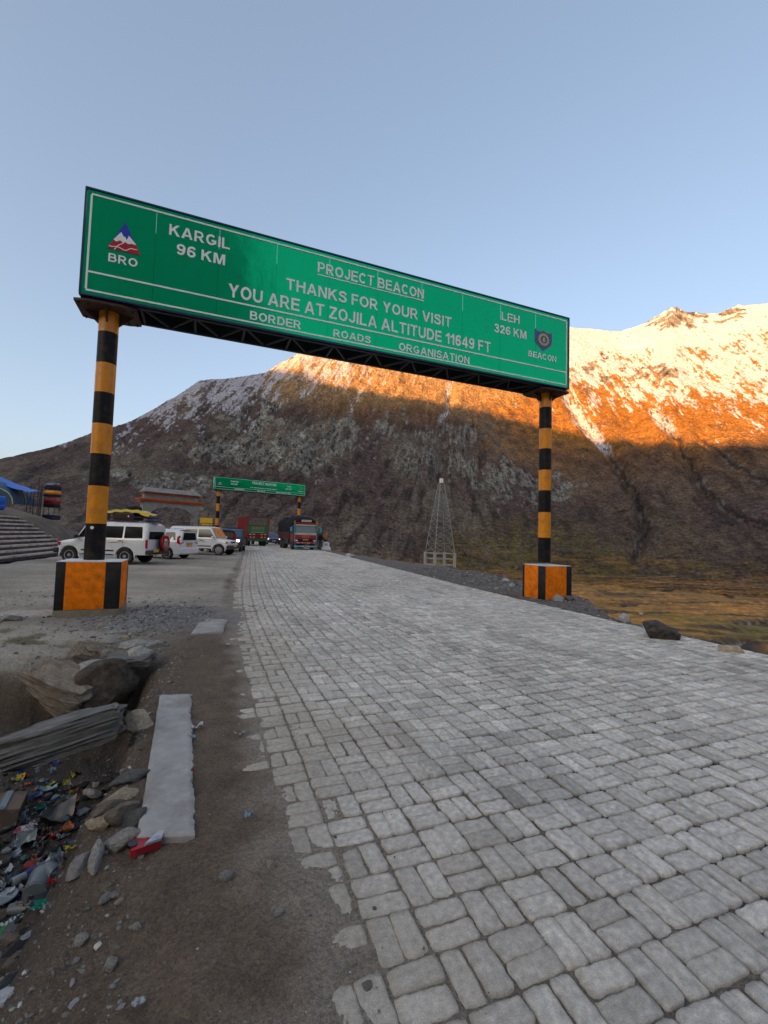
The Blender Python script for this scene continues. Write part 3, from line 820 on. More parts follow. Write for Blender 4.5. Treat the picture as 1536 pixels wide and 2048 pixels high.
GLYPH = {
 'A': (.95, [_po((0, 0), (.215, 0), (.475, .76), (.475, 1), (.365, 1)), _mi(.95, (0, 0), (.215, 0), (.475, .76), (.475, 1), (.365, 1)), _po((.285, .21), (.665, .21), (.607, .385), (.343, .385))]),
 'B': (.83, [_st(.1), ('b', [(.19, .915), (.47, .915)] + _arc(.47, .73, .185, .185, 90, -90) + [(.19, .545)]), ('b', [(.19, .53), (.48, .53)] + _arc(.48, .307, .245, .222, 90, -90) + [(.19, .085)])]),
 'C': (.88, [('r', _arc(.45, .5, .35, .405, 42, 318, 26))]),
 'D': (.85, [_st(.1), ('r', [(.19, .91), (.38, .91)] + _arc(.40, .5, .35, .41, 88, -88, 18) + [(.38, .09), (.19, .09)])]),
 'E': (.76, [_st(.1), _ba(.19, .76, .915), _ba(.19, .71, .515), _ba(.19, .78, .085)]),
 'F': (.70, [_st(.1), _ba(.19, .70, .915), _ba(.19, .62, .50)]),
 'G': (.93, [('r', _arc(.45, .5, .35, .405, 45, 322, 26)), _ba(.47, .87, .44), ('r', [(.79, .17), (.79, .52)])]),
 'H': (.84, [_st(.1), _st(.74), _ba(.19, .65, .53)]), 'I': (.2, [_st(.1)]),
 'J': (.66, [('r', [(.55, 1), (.55, .34)] + _arc(.33, .32, .22, .23, 0, -175, 12))]),
 'K': (.88, [_st(.1), _po((.19, .32), (.19, .60), (.58, 1), (.86, 1)), _po((.335, .485), (.475, .635), (.90, 0), (.64, 0))]),
 'L': (.72, [_st(.1), _ba(.19, .72, .085)]),
 'M': (.98, [_st(.095), _st(.885), _po((.10, 1), (.285, 1), (.49, .30), (.49, 0), (.395, 0)), _mi(.98, (.10, 1), (.285, 1), (.49, .30), (.49, 0), (.395, 0))]),
 'N': (.84, [_st(.1), _st(.74), _po((0.02, 1), (.21, 1), (.82, 0), (.63, 0))]),
 'O': (.92, [('r', _arc(.46, .5, .36, .405, 0, 360, 32))]),
 'P': (.79, [_st(.1), _pb]), 'R': (.88, [_st(.1), _pb, _po((.33, .42), (.56, .44), (.88, 0), (.64, 0))]),
 'S': (.82, [('r', _sm([(.71, .72), (.63, .86), (.42, .912), (.22, .865), (.135, .74), (.20, .625), (.42, .545), (.64, .455), (.725, .30), (.65, .145), (.42, .088), (.19, .14), (.085, .30)]))]),
 'T': (.80, [_st(.4), _ba(0, .80, .915)]), 'U': (.84, [('r', [(.1, 1), (.1, .38)] + _arc(.42, .37, .32, .28, 180, 360, 16) + [(.74, .38), (.74, 1)])]),
 'V': (.92, [_po((0, 1), (.215, 1), (.46, .27), (.46, 0), (.355, 0)), _mi(.92, (0, 1), (.215, 1), (.46, .27), (.46, 0), (.355, 0))]),
 'Y': (.90, [('r', [(.45, 0), (.45, .45)]), _po((0, 1), (.24, 1), (.45, .63), (.45, .36), (.35, .40)), _mi(.90, (0, 1), (.24, 1), (.45, .63), (.45, .36), (.35, .40))]),
 'Z': (.78, [_ba(.04, .76, .915), _ba(0, .78, .085), _po((.0, .15), (.25, .15), (.77, .86), (.51, .86))]),
 '1': (.47, [('r', [(.37, 0), (.37, 1)]), _po((.0, .58), (.0, .76), (.18, .86), (.30, 1), (.36, 1), (.36, .76), (.20, .66))]),
 '2': (.70, [('r', _sm([(.09, .68), (.15, .83), (.34, .91), (.53, .84), (.59, .70), (.52, .54), (.32, .34), (.14, .14)])), _ba(.0, .70, .085)]),
 '3': (.70, [('r', _sm([(.09, .73), (.17, .86), (.34, .912), (.51, .86), (.565, .735), (.50, .60), (.28, .535)])), ('r', _sm([(.28, .53), (.52, .46), (.60, .30), (.52, .145), (.33, .088), (.16, .14), (.08, .28)]))]),
 '4': (.74, [('r', [(.52, 0), (.52, 1)]), _ba(0, .74, .30), _po((0.0, .37), (.20, .37), (.44, .76), (.44, 1.0), (.41, 1))]),
 '6': (.70, _six), '9': (.70, [('r', [(.70 - x, 1 - y) for x, y in pts]) for _, pts in _six]), ' ': (.28, [])}

def text_mesh(body, w, h, thick=.195):
    """flat bold capitals filling exactly w x h (metres), lower left at the origin, in the XZ plane, facing -Y"""
    x = 0; V = []; F = []; n = 0; cut = []
    for ch in body:
        if ch == ' ': cut.append((len(V), len(F)))
        gw, pcs = GLYPH[ch]
        for kind, pts in pcs:
            y = -0.0006 * (n % 5); n += 1
            if kind == 'p':
                F.append(list(range(len(V), len(V) + len(pts)))); V += [(x + a, y, b) for a, b in pts]
            else:
                th = thick if kind == 'r' else thick * .87
                P = np.array(pts, float); T = np.gradient(P, axis=0)
                if np.allclose(P[0], P[-1]): T[0] = T[-1] = P[1] - P[-2]
                T /= np.linalg.norm(T, axis=1)[:, None] + 1e-9
                Nn = np.stack([-T[:, 1], T[:, 0]], 1) * th / 2
                b = len(V)
                for p, q in zip(P, Nn): V += [(x + p[0] + q[0], y, p[1] + q[1]), (x + p[0] - q[0], y, p[1] - q[1])]
                F += [[b + 2 * i, b + 2 * i + 1, b + 2 * i + 3, b + 2 * i + 2] for i in range(len(P) - 1)]
        x += gw + (.13 if ch != ' ' else 0.06)
    V = np.array(V); lo, hi = V.min(0), V.max(0)
    V[:, 0] = (V[:, 0] - lo[0]) / (hi[0] - lo[0]) * w; V[:, 2] = V[:, 2] * h
    cut = [(0, 0)] + cut + [(len(V), len(F))]; out = []
    for (v0, f0), (v1, f1) in zip(cut[:-1], cut[1:]):
        me = bpy.data.meshes.new('lettering'); me.from_pydata([tuple(v) for v in V[v0:v1]], [], [[i - v0 for i in f] for f in F[f0:f1]]); me.update()
        out.append(me)
    return out

def gantry(name, loc, ang, L, zb, zt, label, words, bands, pole_u, pole_r, ped, detail=True, emblem2='shield'):
    """local frame: x along the board, -y towards the reader, z up; board face at y=0"""
    root = empty(name, loc, ang)
    tag(root, label, 'road sign')
    Hs = zt - zb
    D = 0.9 * (1 if detail else 0.8)
    sc = Hs / 2.005
    npan = 10
    pr = random.Random(5)
    bd = empty('sign_board', (0, 0, 0)); bd.parent = root
    for i in range(npan):
        x0 = L * i / npan + 0.002; x1 = L * (i + 1) / npan - 0.002
        mb = MB()
        tilt = pr.uniform(-.004, .004); n = 8
        P = []
        for a in range(n + 1):
            row = []
            for c in range(n + 1):
                fx = a / n; fz = c / n
                d = 0.004 * math.sin(math.pi * fx) * math.sin(math.pi * fz) * pr.uniform(-1, 1) + tilt * (fx - .5) * math.sin(math.pi * fz)
                row.append((x0 + (x1 - x0) * fx, d - 0.001, zb + Hs * fz))
            P.append(row)
        mb.grid(P)
        o = mb.build('sign_panel', M_green, bd, smooth=60)
    # rim, box sides, rear sheet
    mb = MB()
    mb.box((L / 2, 0.03, zt + 0.018), (L + 0.06, 0.10, 0.03)); mb.box((L / 2, 0.03, zb - 0.018), (L + 0.06, 0.10, 0.03))
    mb.box((-0.018, 0.03, (zb + zt) / 2), (0.03, 0.10, Hs)); mb.box((L + 0.018, 0.03, (zb + zt) / 2), (0.03, 0.10, Hs))
    mb.build('edge_trim', M_blueedge, bd)
    MB().box((L / 2, D - 0.02, (zb + zt) / 2), (L, 0.02, Hs)).build('rear_sheet', M_steel, bd)
    for xe in (0.005, L - 0.005):
        MB().box((xe, D / 2 + 0.03, (zb + zt) / 2), (0.012, D - 0.12, Hs - 0.05)).build('end_sheet', M_green, bd)
    # white border, rules
    b = MB(); e = 0.034 * sc; y = -0.009
    bi, bt, bb = 0.075 * sc, zt - 0.085 * sc, zb + 0.075 * sc
    b.box((L / 2, y, bt), (L - 2 * bi, 0.004, e)); b.box((L / 2, y, bb), (L - 2 * bi, 0.004, e))
    b.box((bi, y, (bt + bb) / 2), (e, 0.004, bt - bb - e)); b.box((L - bi, y, (bt + bb) / 2), (e, 0.004, bt - bb - e))
    zs = zb + 0.43 * sc
    b.box((L / 2, y, zs), (L - 2 * bi - e, 0.004, e))
    b.build('white_border', M_white, bd)
    for body, u0, u1, z0, z1 in words:
        for me in text_mesh(body, u1 - u0, z1 - z0):
            o = link_mesh('lettering', me, M_white, bd); o.location = (u0, -0.0075, z0)
        if body.startswith('PROJECT'):
            MB().box(((u0 + u1) / 2, -0.009, z0 - 0.05 * sc), (u1 - u0, 0.004, 0.022 * sc)).build('underline', M_white, bd)
    # left emblem: triangle with white peaks and roads on red
    ax, az_, blx, brx, bz = (0.648, 7.475, 0.368, 0.928, 6.885) if detail else (0.62, zb + 1.30 * sc, 0.36, 0.88, zb + 0.83 * sc)
    def tri(px, py):
        p = np.array([px, py], float); A_ = np.array([790, 240.]); B1 = np.array([210, 995.]) - A_; B2 = np.array([1230, 1250.]) - A_
        a, c = np.linalg.solve(np.stack([B1, B2], 1), p - A_)
        return ax + a * (blx - ax) + c * (brx - ax), az_ + (a + c) * (bz - az_)
    em = empty('emblem', (0, 0, 0)); em.parent = root
    def flat(nm, pts, yy, m_):
        MB().prism([(x, yy, z) for x, z in pts], (0, -0.003, 0)).build(nm, m_, em)
    flat('blue_triangle', [(ax, az_), (blx, bz), (brx, bz)], -0.007, M_blue)
    flat('red_ground', [tri(*p) for p in [(405, 770), (490, 815), (610, 775), (700, 850), (755, 820), (850, 890), (960, 890), (1098, 930), (1230, 1250), (210, 995)]], -0.0103, M_red)
    flat('white_peaks', [tri(*p) for p in [(650, 545), (730, 700), (765, 680), (810, 790), (885, 660), (1100, 925), (1090, 940), (960, 900), (850, 905), (755, 835), (700, 865), (610, 790), (490, 825), (410, 755)]], -0.0136, M_white)
    if detail:
        def strip(pts, w):
            m_ = MB()
            q = [Vector((tri(*p)[0], -0.015, tri(*p)[1])) for p in pts]
            for p0, p1 in zip(q[:-1], q[1:]): m_.bar(p0, p1, 0.003, w)
            m_.build('road_line', M_white, em)
        strip([(275, 935), (370, 965), (480, 965), (570, 990), (640, 1030), (720, 1080), (800, 1090), (870, 1060), (930, 1035), (1020, 1060), (1130, 1085)], 0.014)
        strip([(740, 845), (690, 880), (590, 915), (530, 950), (480, 1000), (430, 1060)], 0.014)
        e2 = empty('shield_emblem', (0, 0, 0)); e2.parent = root
        cx, cz = 10.79, 7.15
        out = [(-.30, .27), (-.22, .225), (-.10, .225), (0, .265), (.10, .225), (.20, .215), (.30, .255), (.30, -.06), (.25, -.14), (0, -.33), (-.25, -.15), (-.30, -.06)]
        def fl2(nm, pts, yy, m_):
            MB().prism([(cx + x, yy, cz + z) for x, z in pts], (0, -0.003, 0)).build(nm, m_, e2)
        fl2('shield_edge', out, -0.007, M_brownsh)
        fl2('shield_field', [(x * .88, z * .87 - .002) for x, z in out], -0.0103, M_blue2)
        def disc(rx, rz, dz=0): return [(rx * math.cos(k * .2618), dz + rz * math.sin(k * .2618)) for k in range(24)]
        fl2('gold_ring', disc(.185, .175), -0.0136, M_gold)
        fl2('slate_disc', disc(.112, .105), -0.0169, M_slate)
        fl2('white_flame', [(0, .07), (.045, -.005), (.035, -.05), (0, -.07), (-.035, -.05), (-.045, -.005)], -0.0202, M_white)
        fl2('red_flame', [(0, .035), (.022, -.01), (.015, -.04), (-.015, -.04), (-.022, -.01)], -0.0235, M_rust)
    else:
        MB().prism([(L - 0.62 + 0.14 * math.cos(k * .5236), -0.007, zb + 1.02 + 0.14 * math.sin(k * .5236)) for k in range(12)], (0, -0.003, 0)).build('round_emblem', paint('salmon_sheet', (0.5, .16, .12), .4), root)
    # lattice girder between the sheets
    tr = MB()
    zl = zb - 0.02; zu = zb + Hs * 0.55
    for yy in (0.09, D - 0.08):
        for zz in (zl, zu):
            tr.box((L / 2, yy, zz), (L, 0.07, 0.07))
    nseg = 12
    for i in range(nseg):
        x0 = L * i / nseg; x1 = L * (i + 1) / nseg; xm = (x0 + x1) / 2
        tr.bar((x0, 0.09, zl), (xm, D - 0.08, zl), 0.04); tr.bar((xm, D - 0.08, zl), (x1, 0.09, zl), 0.04)
        tr.bar((x0, 0.09, zl), (x0, D - 0.08, zl), 0.045)
        for yy in (0.09, D - 0.08):
            tr.bar((x0, yy, zl), (xm, yy, zu), 0.04); tr.bar((xm, yy, zu), (x1, yy, zl), 0.04)
    tr.build('lattice_girder', M_steel, root)
    for pu in pole_u:
        yb = 0.45 if detail else 0.4
        post = empty('post', (0, 0, 0)); post.parent = root
        top = zb - 0.11
        zz = [bands[-1]] + bands[::-1][1:] + [top]
        zz = sorted(set([ped_base(ped)] + bands[:] + [top]))
        for q, (a, c) in enumerate(zip(zz[:-1], zz[1:])):
            k = len(zz) - 2 - q
            MB().lathe([(pole_r, a), (pole_r, c)], (pu, yb, 0), seg=40).build('yellow_band' if k % 2 == 0 else 'black_band', M_yellowp if k % 2 == 0 else M_blackp, post, smooth=40)
        # head plate and gussets
        hp = MB()
        w = 0.52; hexa = [(-w, -.36), (-w * .55, -.43), (w * .55, -.43), (w, -.36), (w, .36), (w * .55, .43), (-w * .55, .43), (-w, .36)]
        hp.prism([(pu + a, yb + c, zb - 0.115) for a, c in hexa], (0, 0, 0.045))
        for dx, dy in ((1, 0), (-1, 0), (0, 1), (0, -1)):
            g = [(pu + dx * pole_r * .95 - dy * .012, yb + dy * pole_r * .95 - dx * .012, zb - 0.12), (pu + dx * .42 - dy * .012, yb + dy * .40 - dx * .012, zb - 0.12), (pu + dx * pole_r * .95 - dy * .012, yb + dy * pole_r * .95 - dx * .012, zb - 0.36)]
            hp.prism(g, (dy * .024, dx * .024, 0))
        for bx in (-.45, -.3, .3, .45):
            for by in (-.3, .3): hp.cyl((pu + bx, yb + by, zb - .15), (pu + bx, yb + by, zb - .1), .018, seg=8)
        hp.build('head_plate', M_rust, post)
    return root

def ped_base(p): return p

def pedestal(root, cx, cy, w, d, z0, z1, bev=0.02):
    """painted concrete block: orange faces with black corners, white top, bare footing; in the gantry's frame"""
    p = empty('pedestal', (0, 0, 0)); p.parent = root
    zt = z1 - 0.015; zf = z0
    m = MB(); m.box((cx, cy, (zf + zt) / 2), (w, d, zt - zf), bevel=0.012); m.build('orange_block', M_orangep, p, smooth=40)
    # corner bands: (sign x, sign y, width on the front or rear face, width on the side face)
    bands = [(-1, -1, .15, .12), (1, -1, .25, .03), (1, 1, .2, .10), (-1, 1, .2, .2)] if cx < 5 else [(-1, -1, .03, .27), (1, -1, .19, .12), (1, 1, .2, .2), (-1, 1, .2, .09)]
    for sx, sy, bx, by in bands:
        x0, x1 = cx + sx * (w / 2 + .003), cx + sx * (w / 2 + .003 - bx); y0, y1 = cy + sy * (d / 2 + .003), cy + sy * (d / 2 + .003 - by)
        MB().box(((x0 + x1) / 2, (y0 + y1) / 2, (zf + zt) / 2 + .001), (abs(x1 - x0), abs(y1 - y0), zt - zf), bevel=.012).build('black_corner', M_blackm, p, smooth=40)
    MB().box((cx, cy, z1 - 0.010), (w - .006, d - .006, 0.012)).build('white_top', M_whitem, p)
    m = MB(); m.box((cx, cy, zf - 0.16), (w + 0.03, d + 0.02, 0.32), bevel=0.03)
    m.build('footing', M_conc, p, smooth=50)
    return p

WORDS = [('KARGIL', 1.40, 2.54, 7.445, 7.67), ('96 KM', 1.55, 2.46, 7.09, 7.31), ('BRO', .40, .885, 6.635, 6.80), ('PROJECT BEACON', 4.40, 7.06, 7.445, 7.69),
         ('THANKS FOR YOUR VISIT', 3.72, 7.85, 6.885, 7.145), ('YOU ARE AT ZOJILA ALTITUDE 11649 FT', 2.55, 9.04, 6.455, 6.735), ('BORDER', 3.0, 4.08, 6.067, 6.253),
         ('ROADS', 4.81, 5.71, 6.06, 6.23), ('ORGANISATION', 6.43, 8.40, 6.045, 6.232), ('LEH', 9.37, 9.96, 7.415, 7.64), ('326 KM', 9.145, 10.2, 7.045, 7.27), ('BEACON', 10.27, 11.24, 6.595, 6.758)]
BANDS = [0.985, 1.68, 2.40, 3.02, 3.605, 4.215, 4.795, 5.41]
g1 = gantry('gantry_sign', (-5.717, 8.003, 0), 0.385, 11.677, 5.931, 7.936,
            'large green gantry sign over the near road, reading project beacon', WORDS, BANDS, (0.39, 11.287), 0.172, 0.985)
def to_g1(x, y):
    c, s = math.cos(0.385), math.sin(0.385); dx, dy = x + 5.717, y - 8.003
    return dx * c + dy * s, -dx * s + dy * c
pedestal(g1, 0.43, 0.33, 1.0, 0.86, 0.13, 0.995)
pedestal(g1, 11.30, 0.36, 0.93, 0.90, -0.01, 0.925)
MB().cyl((0.36, 0.27, 1.60), (0.36, 0.262, 1.60), 0.03, seg=12).build('round_badge', M_white, g1)

k = 0.8
W2 = [('KARGIL', 1.95, 3.0, 6.9 + 1.06, 6.9 + 1.24), ('96 KM', 2.0, 2.85, 6.9 + .72, 6.9 + .90), ('BRO', .38, .88, 6.9 + .60, 6.9 + .73), ('PROJECT VIJAYAK', 4.75, 8.1, 6.9 + 1.08, 6.9 + 1.36),
      ('YOU ARE AT ZOJILA ALTITUDE 11649 FT', 4.5, 8.25, 6.9 + .52, 6.9 + .64), ('BORDER', 2.5, 3.75, 6.9 + .12, 6.9 + .29), ('ROADS', 5.5, 6.5, 6.9 + .12, 6.9 + .28), ('ORGANISATION', 8.1, 10.15, 6.9 + .12, 6.9 + .28),
      ('LEH', 9.65, 10.2, 6.9 + 1.06, 6.9 + 1.24), ('326 KM', 9.4, 10.3, 6.9 + .70, 6.9 + .88), ('VIJAYAK', 11.35, 12.15, 6.9 + .55, 6.9 + .66)]
g2 = gantry('gantry_sign', (-21.36, 55.7, 0), 0.614, 12.37, 6.9, 8.5, 'smaller green gantry sign reading project vijayak, far down the road above the parked trucks', W2,
            [0.55, 1.45, 2.35, 3.25, 4.15, 5.1, 6.05], (0.62, 11.72), 0.21, -0.1, detail=False)

# ------------------------------------------------------------------ vehicles
M_carwhite = paint('white_car_paint', (0.70, 0.70, 0.70), 0.25, var=0.04, dirt=(0.42, 0.38, 0.33), dirt_amt=0.25, coat=0.6)
M_carnavy = paint('navy_car_paint', (0.012, 0.016, 0.05), 0.28, var=0.1, dirt=(0.10, 0.09, 0.085), dirt_amt=0.25, coat=0.6)
M_carslate = paint('dark_blue_car_paint', (0.022, 0.032, 0.075), 0.3, var=0.1, dirt=(0.13, 0.12, 0.11), dirt_amt=0.3, coat=0.5)
M_clad = paint('black_plastic', (0.018, 0.018, 0.019), 0.6, var=0.2, dirt=(0.12, 0.11, 0.09), dirt_amt=0.35)
M_tyre = paint('tyre_rubber', (0.014, 0.014, 0.014), 0.8, var=0.2, dirt=(0.11, 0.095, 0.08), dirt_amt=0.5)
M_alloy = paint('alloy_rim', (0.42, 0.42, 0.43), 0.35, metal=0.8, var=0.1)
M_glass = paint('dark_window_glass', (0.010, 0.012, 0.014), 0.06, var=0.05, spec=0.35)
M_glassb = paint('blue_window_glass', (0.03, 0.075, 0.14), 0.08, var=0.1, spec=0.7)
M_glasst = paint('tan_windscreen_glass', (0.16, 0.10, 0.055), 0.10, var=0.6, scale=3, spec=0.6)
M_chrome = paint('chrome', (0.5, 0.5, 0.52), 0.2, metal=1.0, var=0.05)
M_lampw = paint('clear_lamp', (0.62, 0.62, 0.6), 0.15, var=0.05)
M_lampr = paint('red_lamp', (0.42, 0.008, 0.012), 0.2, var=0.1)
M_lampo = paint('amber_lamp', (0.6, 0.2, 0.01), 0.25, var=0.1)
M_plate = paint('yellow_number_plate', (0.62, 0.33, 0.02), 0.5, var=0.1)
M_wine = paint('wine_red_decal', (0.10, 0.008, 0.014), 0.4)
M_greydecal = paint('grey_decal', (0.10, 0.10, 0.13), 0.4)
M_copper = paint('copper_decal', (0.38, 0.16, 0.06), 0.4)
m_, nt_, b_ = new_mat('lit_headlamp'); b_.inputs['Base Color'].default_value = (0.8, 0.8, 0.7, 1); b_.inputs['Emission Color'].default_value = (1, 0.86, 0.62, 1); b_.inputs['Emission Strength'].default_value = 1.6
M_lit = m_

def wheel(parent, x, y, r=0.36, w=0.22, side=1, name='wheel', rim=None, spokes=6):
    e = empty(name, (x, y, r)); e.parent = parent
    t = [(r * .62, -w * .42), (r * .72, -w * .5), (r * .93, -w * .5), (r, -w * .36), (r, w * .36), (r * .93, w * .5), (r * .72, w * .5), (r * .62, w * .42)]
    MB().lathe(t, axis='Y', seg=28).build('tyre', M_tyre, e, smooth=35)
    m = MB()
    yo = side * w * .34
    m.lathe([(r * .64, yo - .02), (r * .64, yo + .02), (r * .54, yo + .02), (r * .54, yo - .02)], axis='Y', seg=28)
    m.lathe([(r * .20, yo - .03), (r * .20, yo + side * .03), (0.0, yo + side * .035)], axis='Y', seg=16)
    for k in range(spokes):
        a = 2 * math.pi * k / spokes
        m.bar((r * .12 * math.cos(a), yo, r * .12 * math.sin(a)), (r * .57 * math.cos(a), yo, r * .57 * math.sin(a)), .03, r * .20)
    m.build('rim', rim or M_alloy, e, smooth=35)
    MB().lathe([(r * .6, yo - side * .05), (r * .6, yo - side * .04), (0, yo - side * .04)], axis='Y', seg=20).build('brake_disc', M_clad, e)
    return e

class CarShape:
    """half sections lofted along x (forward = +x)"""
    def __init__(s, L, W, H, belt, nose_z, hood_x, cowl_x, roof_x, roof_back, tail_x, wheels, wr, sill=0.34, tumble=0.13, tail_belt=None, nose_drop=0.1, edge=0.06):
        s.__dict__.update(locals())
    def z_top(s, x):
        pts = [(-s.L / 2, s.H - 0.13), (s.roof_back, s.H - 0.015), (s.roof_x - .35, s.H), (s.roof_x, s.H - 0.05), (s.cowl_x, s.belt + .02), (s.cowl_x + .02, s.belt), (s.hood_x, s.nose_z), (s.L / 2 - .06, s.nose_z - s.nose_drop * .6), (s.L / 2, s.nose_z - s.nose_drop * 1.6)]
        return float(np.interp(x, [p[0] for p in pts], [p[1] for p in pts]))
    def half_w(s, x):
        return s.W / 2 * float(np.interp(x, [-s.L / 2, -s.L / 2 + .10, -s.L / 2 + .5, s.L / 2 - .9, s.L / 2 - .12, s.L / 2], [.955, .985, 1, 1, .955, .90]))
    def belt_z(s, x):
        return min(s.belt, s.z_top(x) - .0)
    def side_y(s, x, z):
        w = s.half_w(x)
        if z <= s.belt - .06: return w
        return w - s.tumble * (z - s.belt + .06) / (s.H - s.belt)
    def body(s, name, mat, parent):
        bm = bmesh.new()
        xs = set([-s.L / 2, -s.L / 2 + .04, -s.L / 2 + .12, s.L / 2, s.L / 2 - .03, s.L / 2 - .1, s.L / 2 - .25, s.cowl_x, s.cowl_x + .02, s.roof_x, s.roof_x - .12, s.roof_x - .35, s.roof_back, s.hood_x] + list(np.linspace(-s.L / 2, s.L / 2, 25)) + list(np.linspace(s.cowl_x, s.roof_x, 6)))
        ar = s.wr + .075
        for wx in s.wheels:
            for a in np.linspace(0, math.pi, 13): xs.add(wx + ar * math.cos(a))
        xs = sorted(xs); q = [xs[0]]
        for x in xs[1:]:
            if x - q[-1] > .004: q.append(x)
        xs = q
        rings = []
        for x in xs:
            zb = s.sill
            for wx in s.wheels:
                d = abs(x - wx)
                if d < ar: zb = max(zb, s.wr + math.sqrt(ar * ar - d * d) - .02)
            zt = s.z_top(x); w = s.half_w(x)
            green = zt > s.belt + .05
            bz = min(s.belt, zt - .10)
            half = [(w - .05, zb), (w, zb + .02), (w + .004, max(zb + .04, (zb + bz) / 2)), (w, max(bz - .06, zb + .06)), (w - .012, max(bz, zb + .08))]
            if green:
                yr = w - s.tumble * (zt - s.belt + .06) / (s.H - s.belt)
                half += [(s.side_y(x, max(zt - .10, bz)), max(zt - .10, bz + .01)), (yr - .05, zt - .02), (yr - .16, zt), (0, zt + .02)]
            else:
                half += [(w - .03, zt - .05), (w - .08, zt - .02), (w - .22, zt + .005), (0, zt + .02)]
            ring = [bm.verts.new((x, y, z)) for y, z in half] + [bm.verts.new((x, -y, z)) for y, z in half[-2::-1]]
            rings.append(ring)
        for A, B in zip(rings[:-1], rings[1:]):
            for k in range(len(A) - 1): bm.faces.new((A[k], A[k + 1], B[k + 1], B[k]))
        bm.faces.new(rings[0]); bm.faces.new(rings[-1][::-1])
        m = MB(); m.bm.free(); m.bm = bm
        return m.build(name, mat, parent, smooth=38)
    def pane(s, x0, x1, z0, z1, side, name, mat, parent, x0t=None, x1t=None, out=.006, rad=.03):
        """glass on the side: bottom edge x0..x1, top edge x0t..x1t"""
        x0t = x0 if x0t is None else x0t; x1t = x1 if x1t is None else x1t
        pts = []
        c = [(x0, z0), (x1, z0), (x1t, z1), (x0t, z1)]
        for i in range(4):
            p = np.array(c[i]); a = np.array(c[i - 1]); b = np.array(c[(i + 1) % 4])
            for t_, o in ((rad, a), (rad, b)):
                d = o - p; pts.append(p + d / np.linalg.norm(d) * t_)
        P = [(x, side * (s.side_y(x, z) + out), z) for x, z in pts]
        return MB().prism(P, (0, -side * .012, 0)).build(name, mat, parent)
    def cross(s, xa, za, xb, zb_, wa, wb, name, mat, parent, out=.012):
        """glass across the car: lower edge at (xa, za) half width wa, upper at (xb, zb_)"""
        d = Vector((xb - xa, 0, zb_ - za)); n = Vector((d.z, 0, -d.x)).normalized()
        if (xa > 0) != (n.x > 0): n = -n
        P = [Vector((xa, -wa, za)), Vector((xa, wa, za)), Vector((xb, wb, zb_)), Vector((xb, -wb, zb_))]
        return MB().prism([p + n * out for p in P], -n * .012).build(name, mat, parent)

def roof_rack(parent, x0, x1, w, z, h=.14, cross=5):
    m = MB(); r = .013
    for zz in (z + .05, z + .05 + h):
        m.tube([(x0, -w, zz), (x1, -w, zz), (x1, w, zz), (x0, w, zz), (x0, -w, zz)], r, 6)
    for k in range(cross):
        x = x0 + (x1 - x0) * k / (cross - 1)
        m.tube([(x, -w, z + .05), (x, w, z + .05)], r, 6)
        for y in (-w, w): m.cyl((x, y, z - .06), (x, y, z + .05 + h), r, seg=6)
    m.build('roof_rack', M_clad, parent)

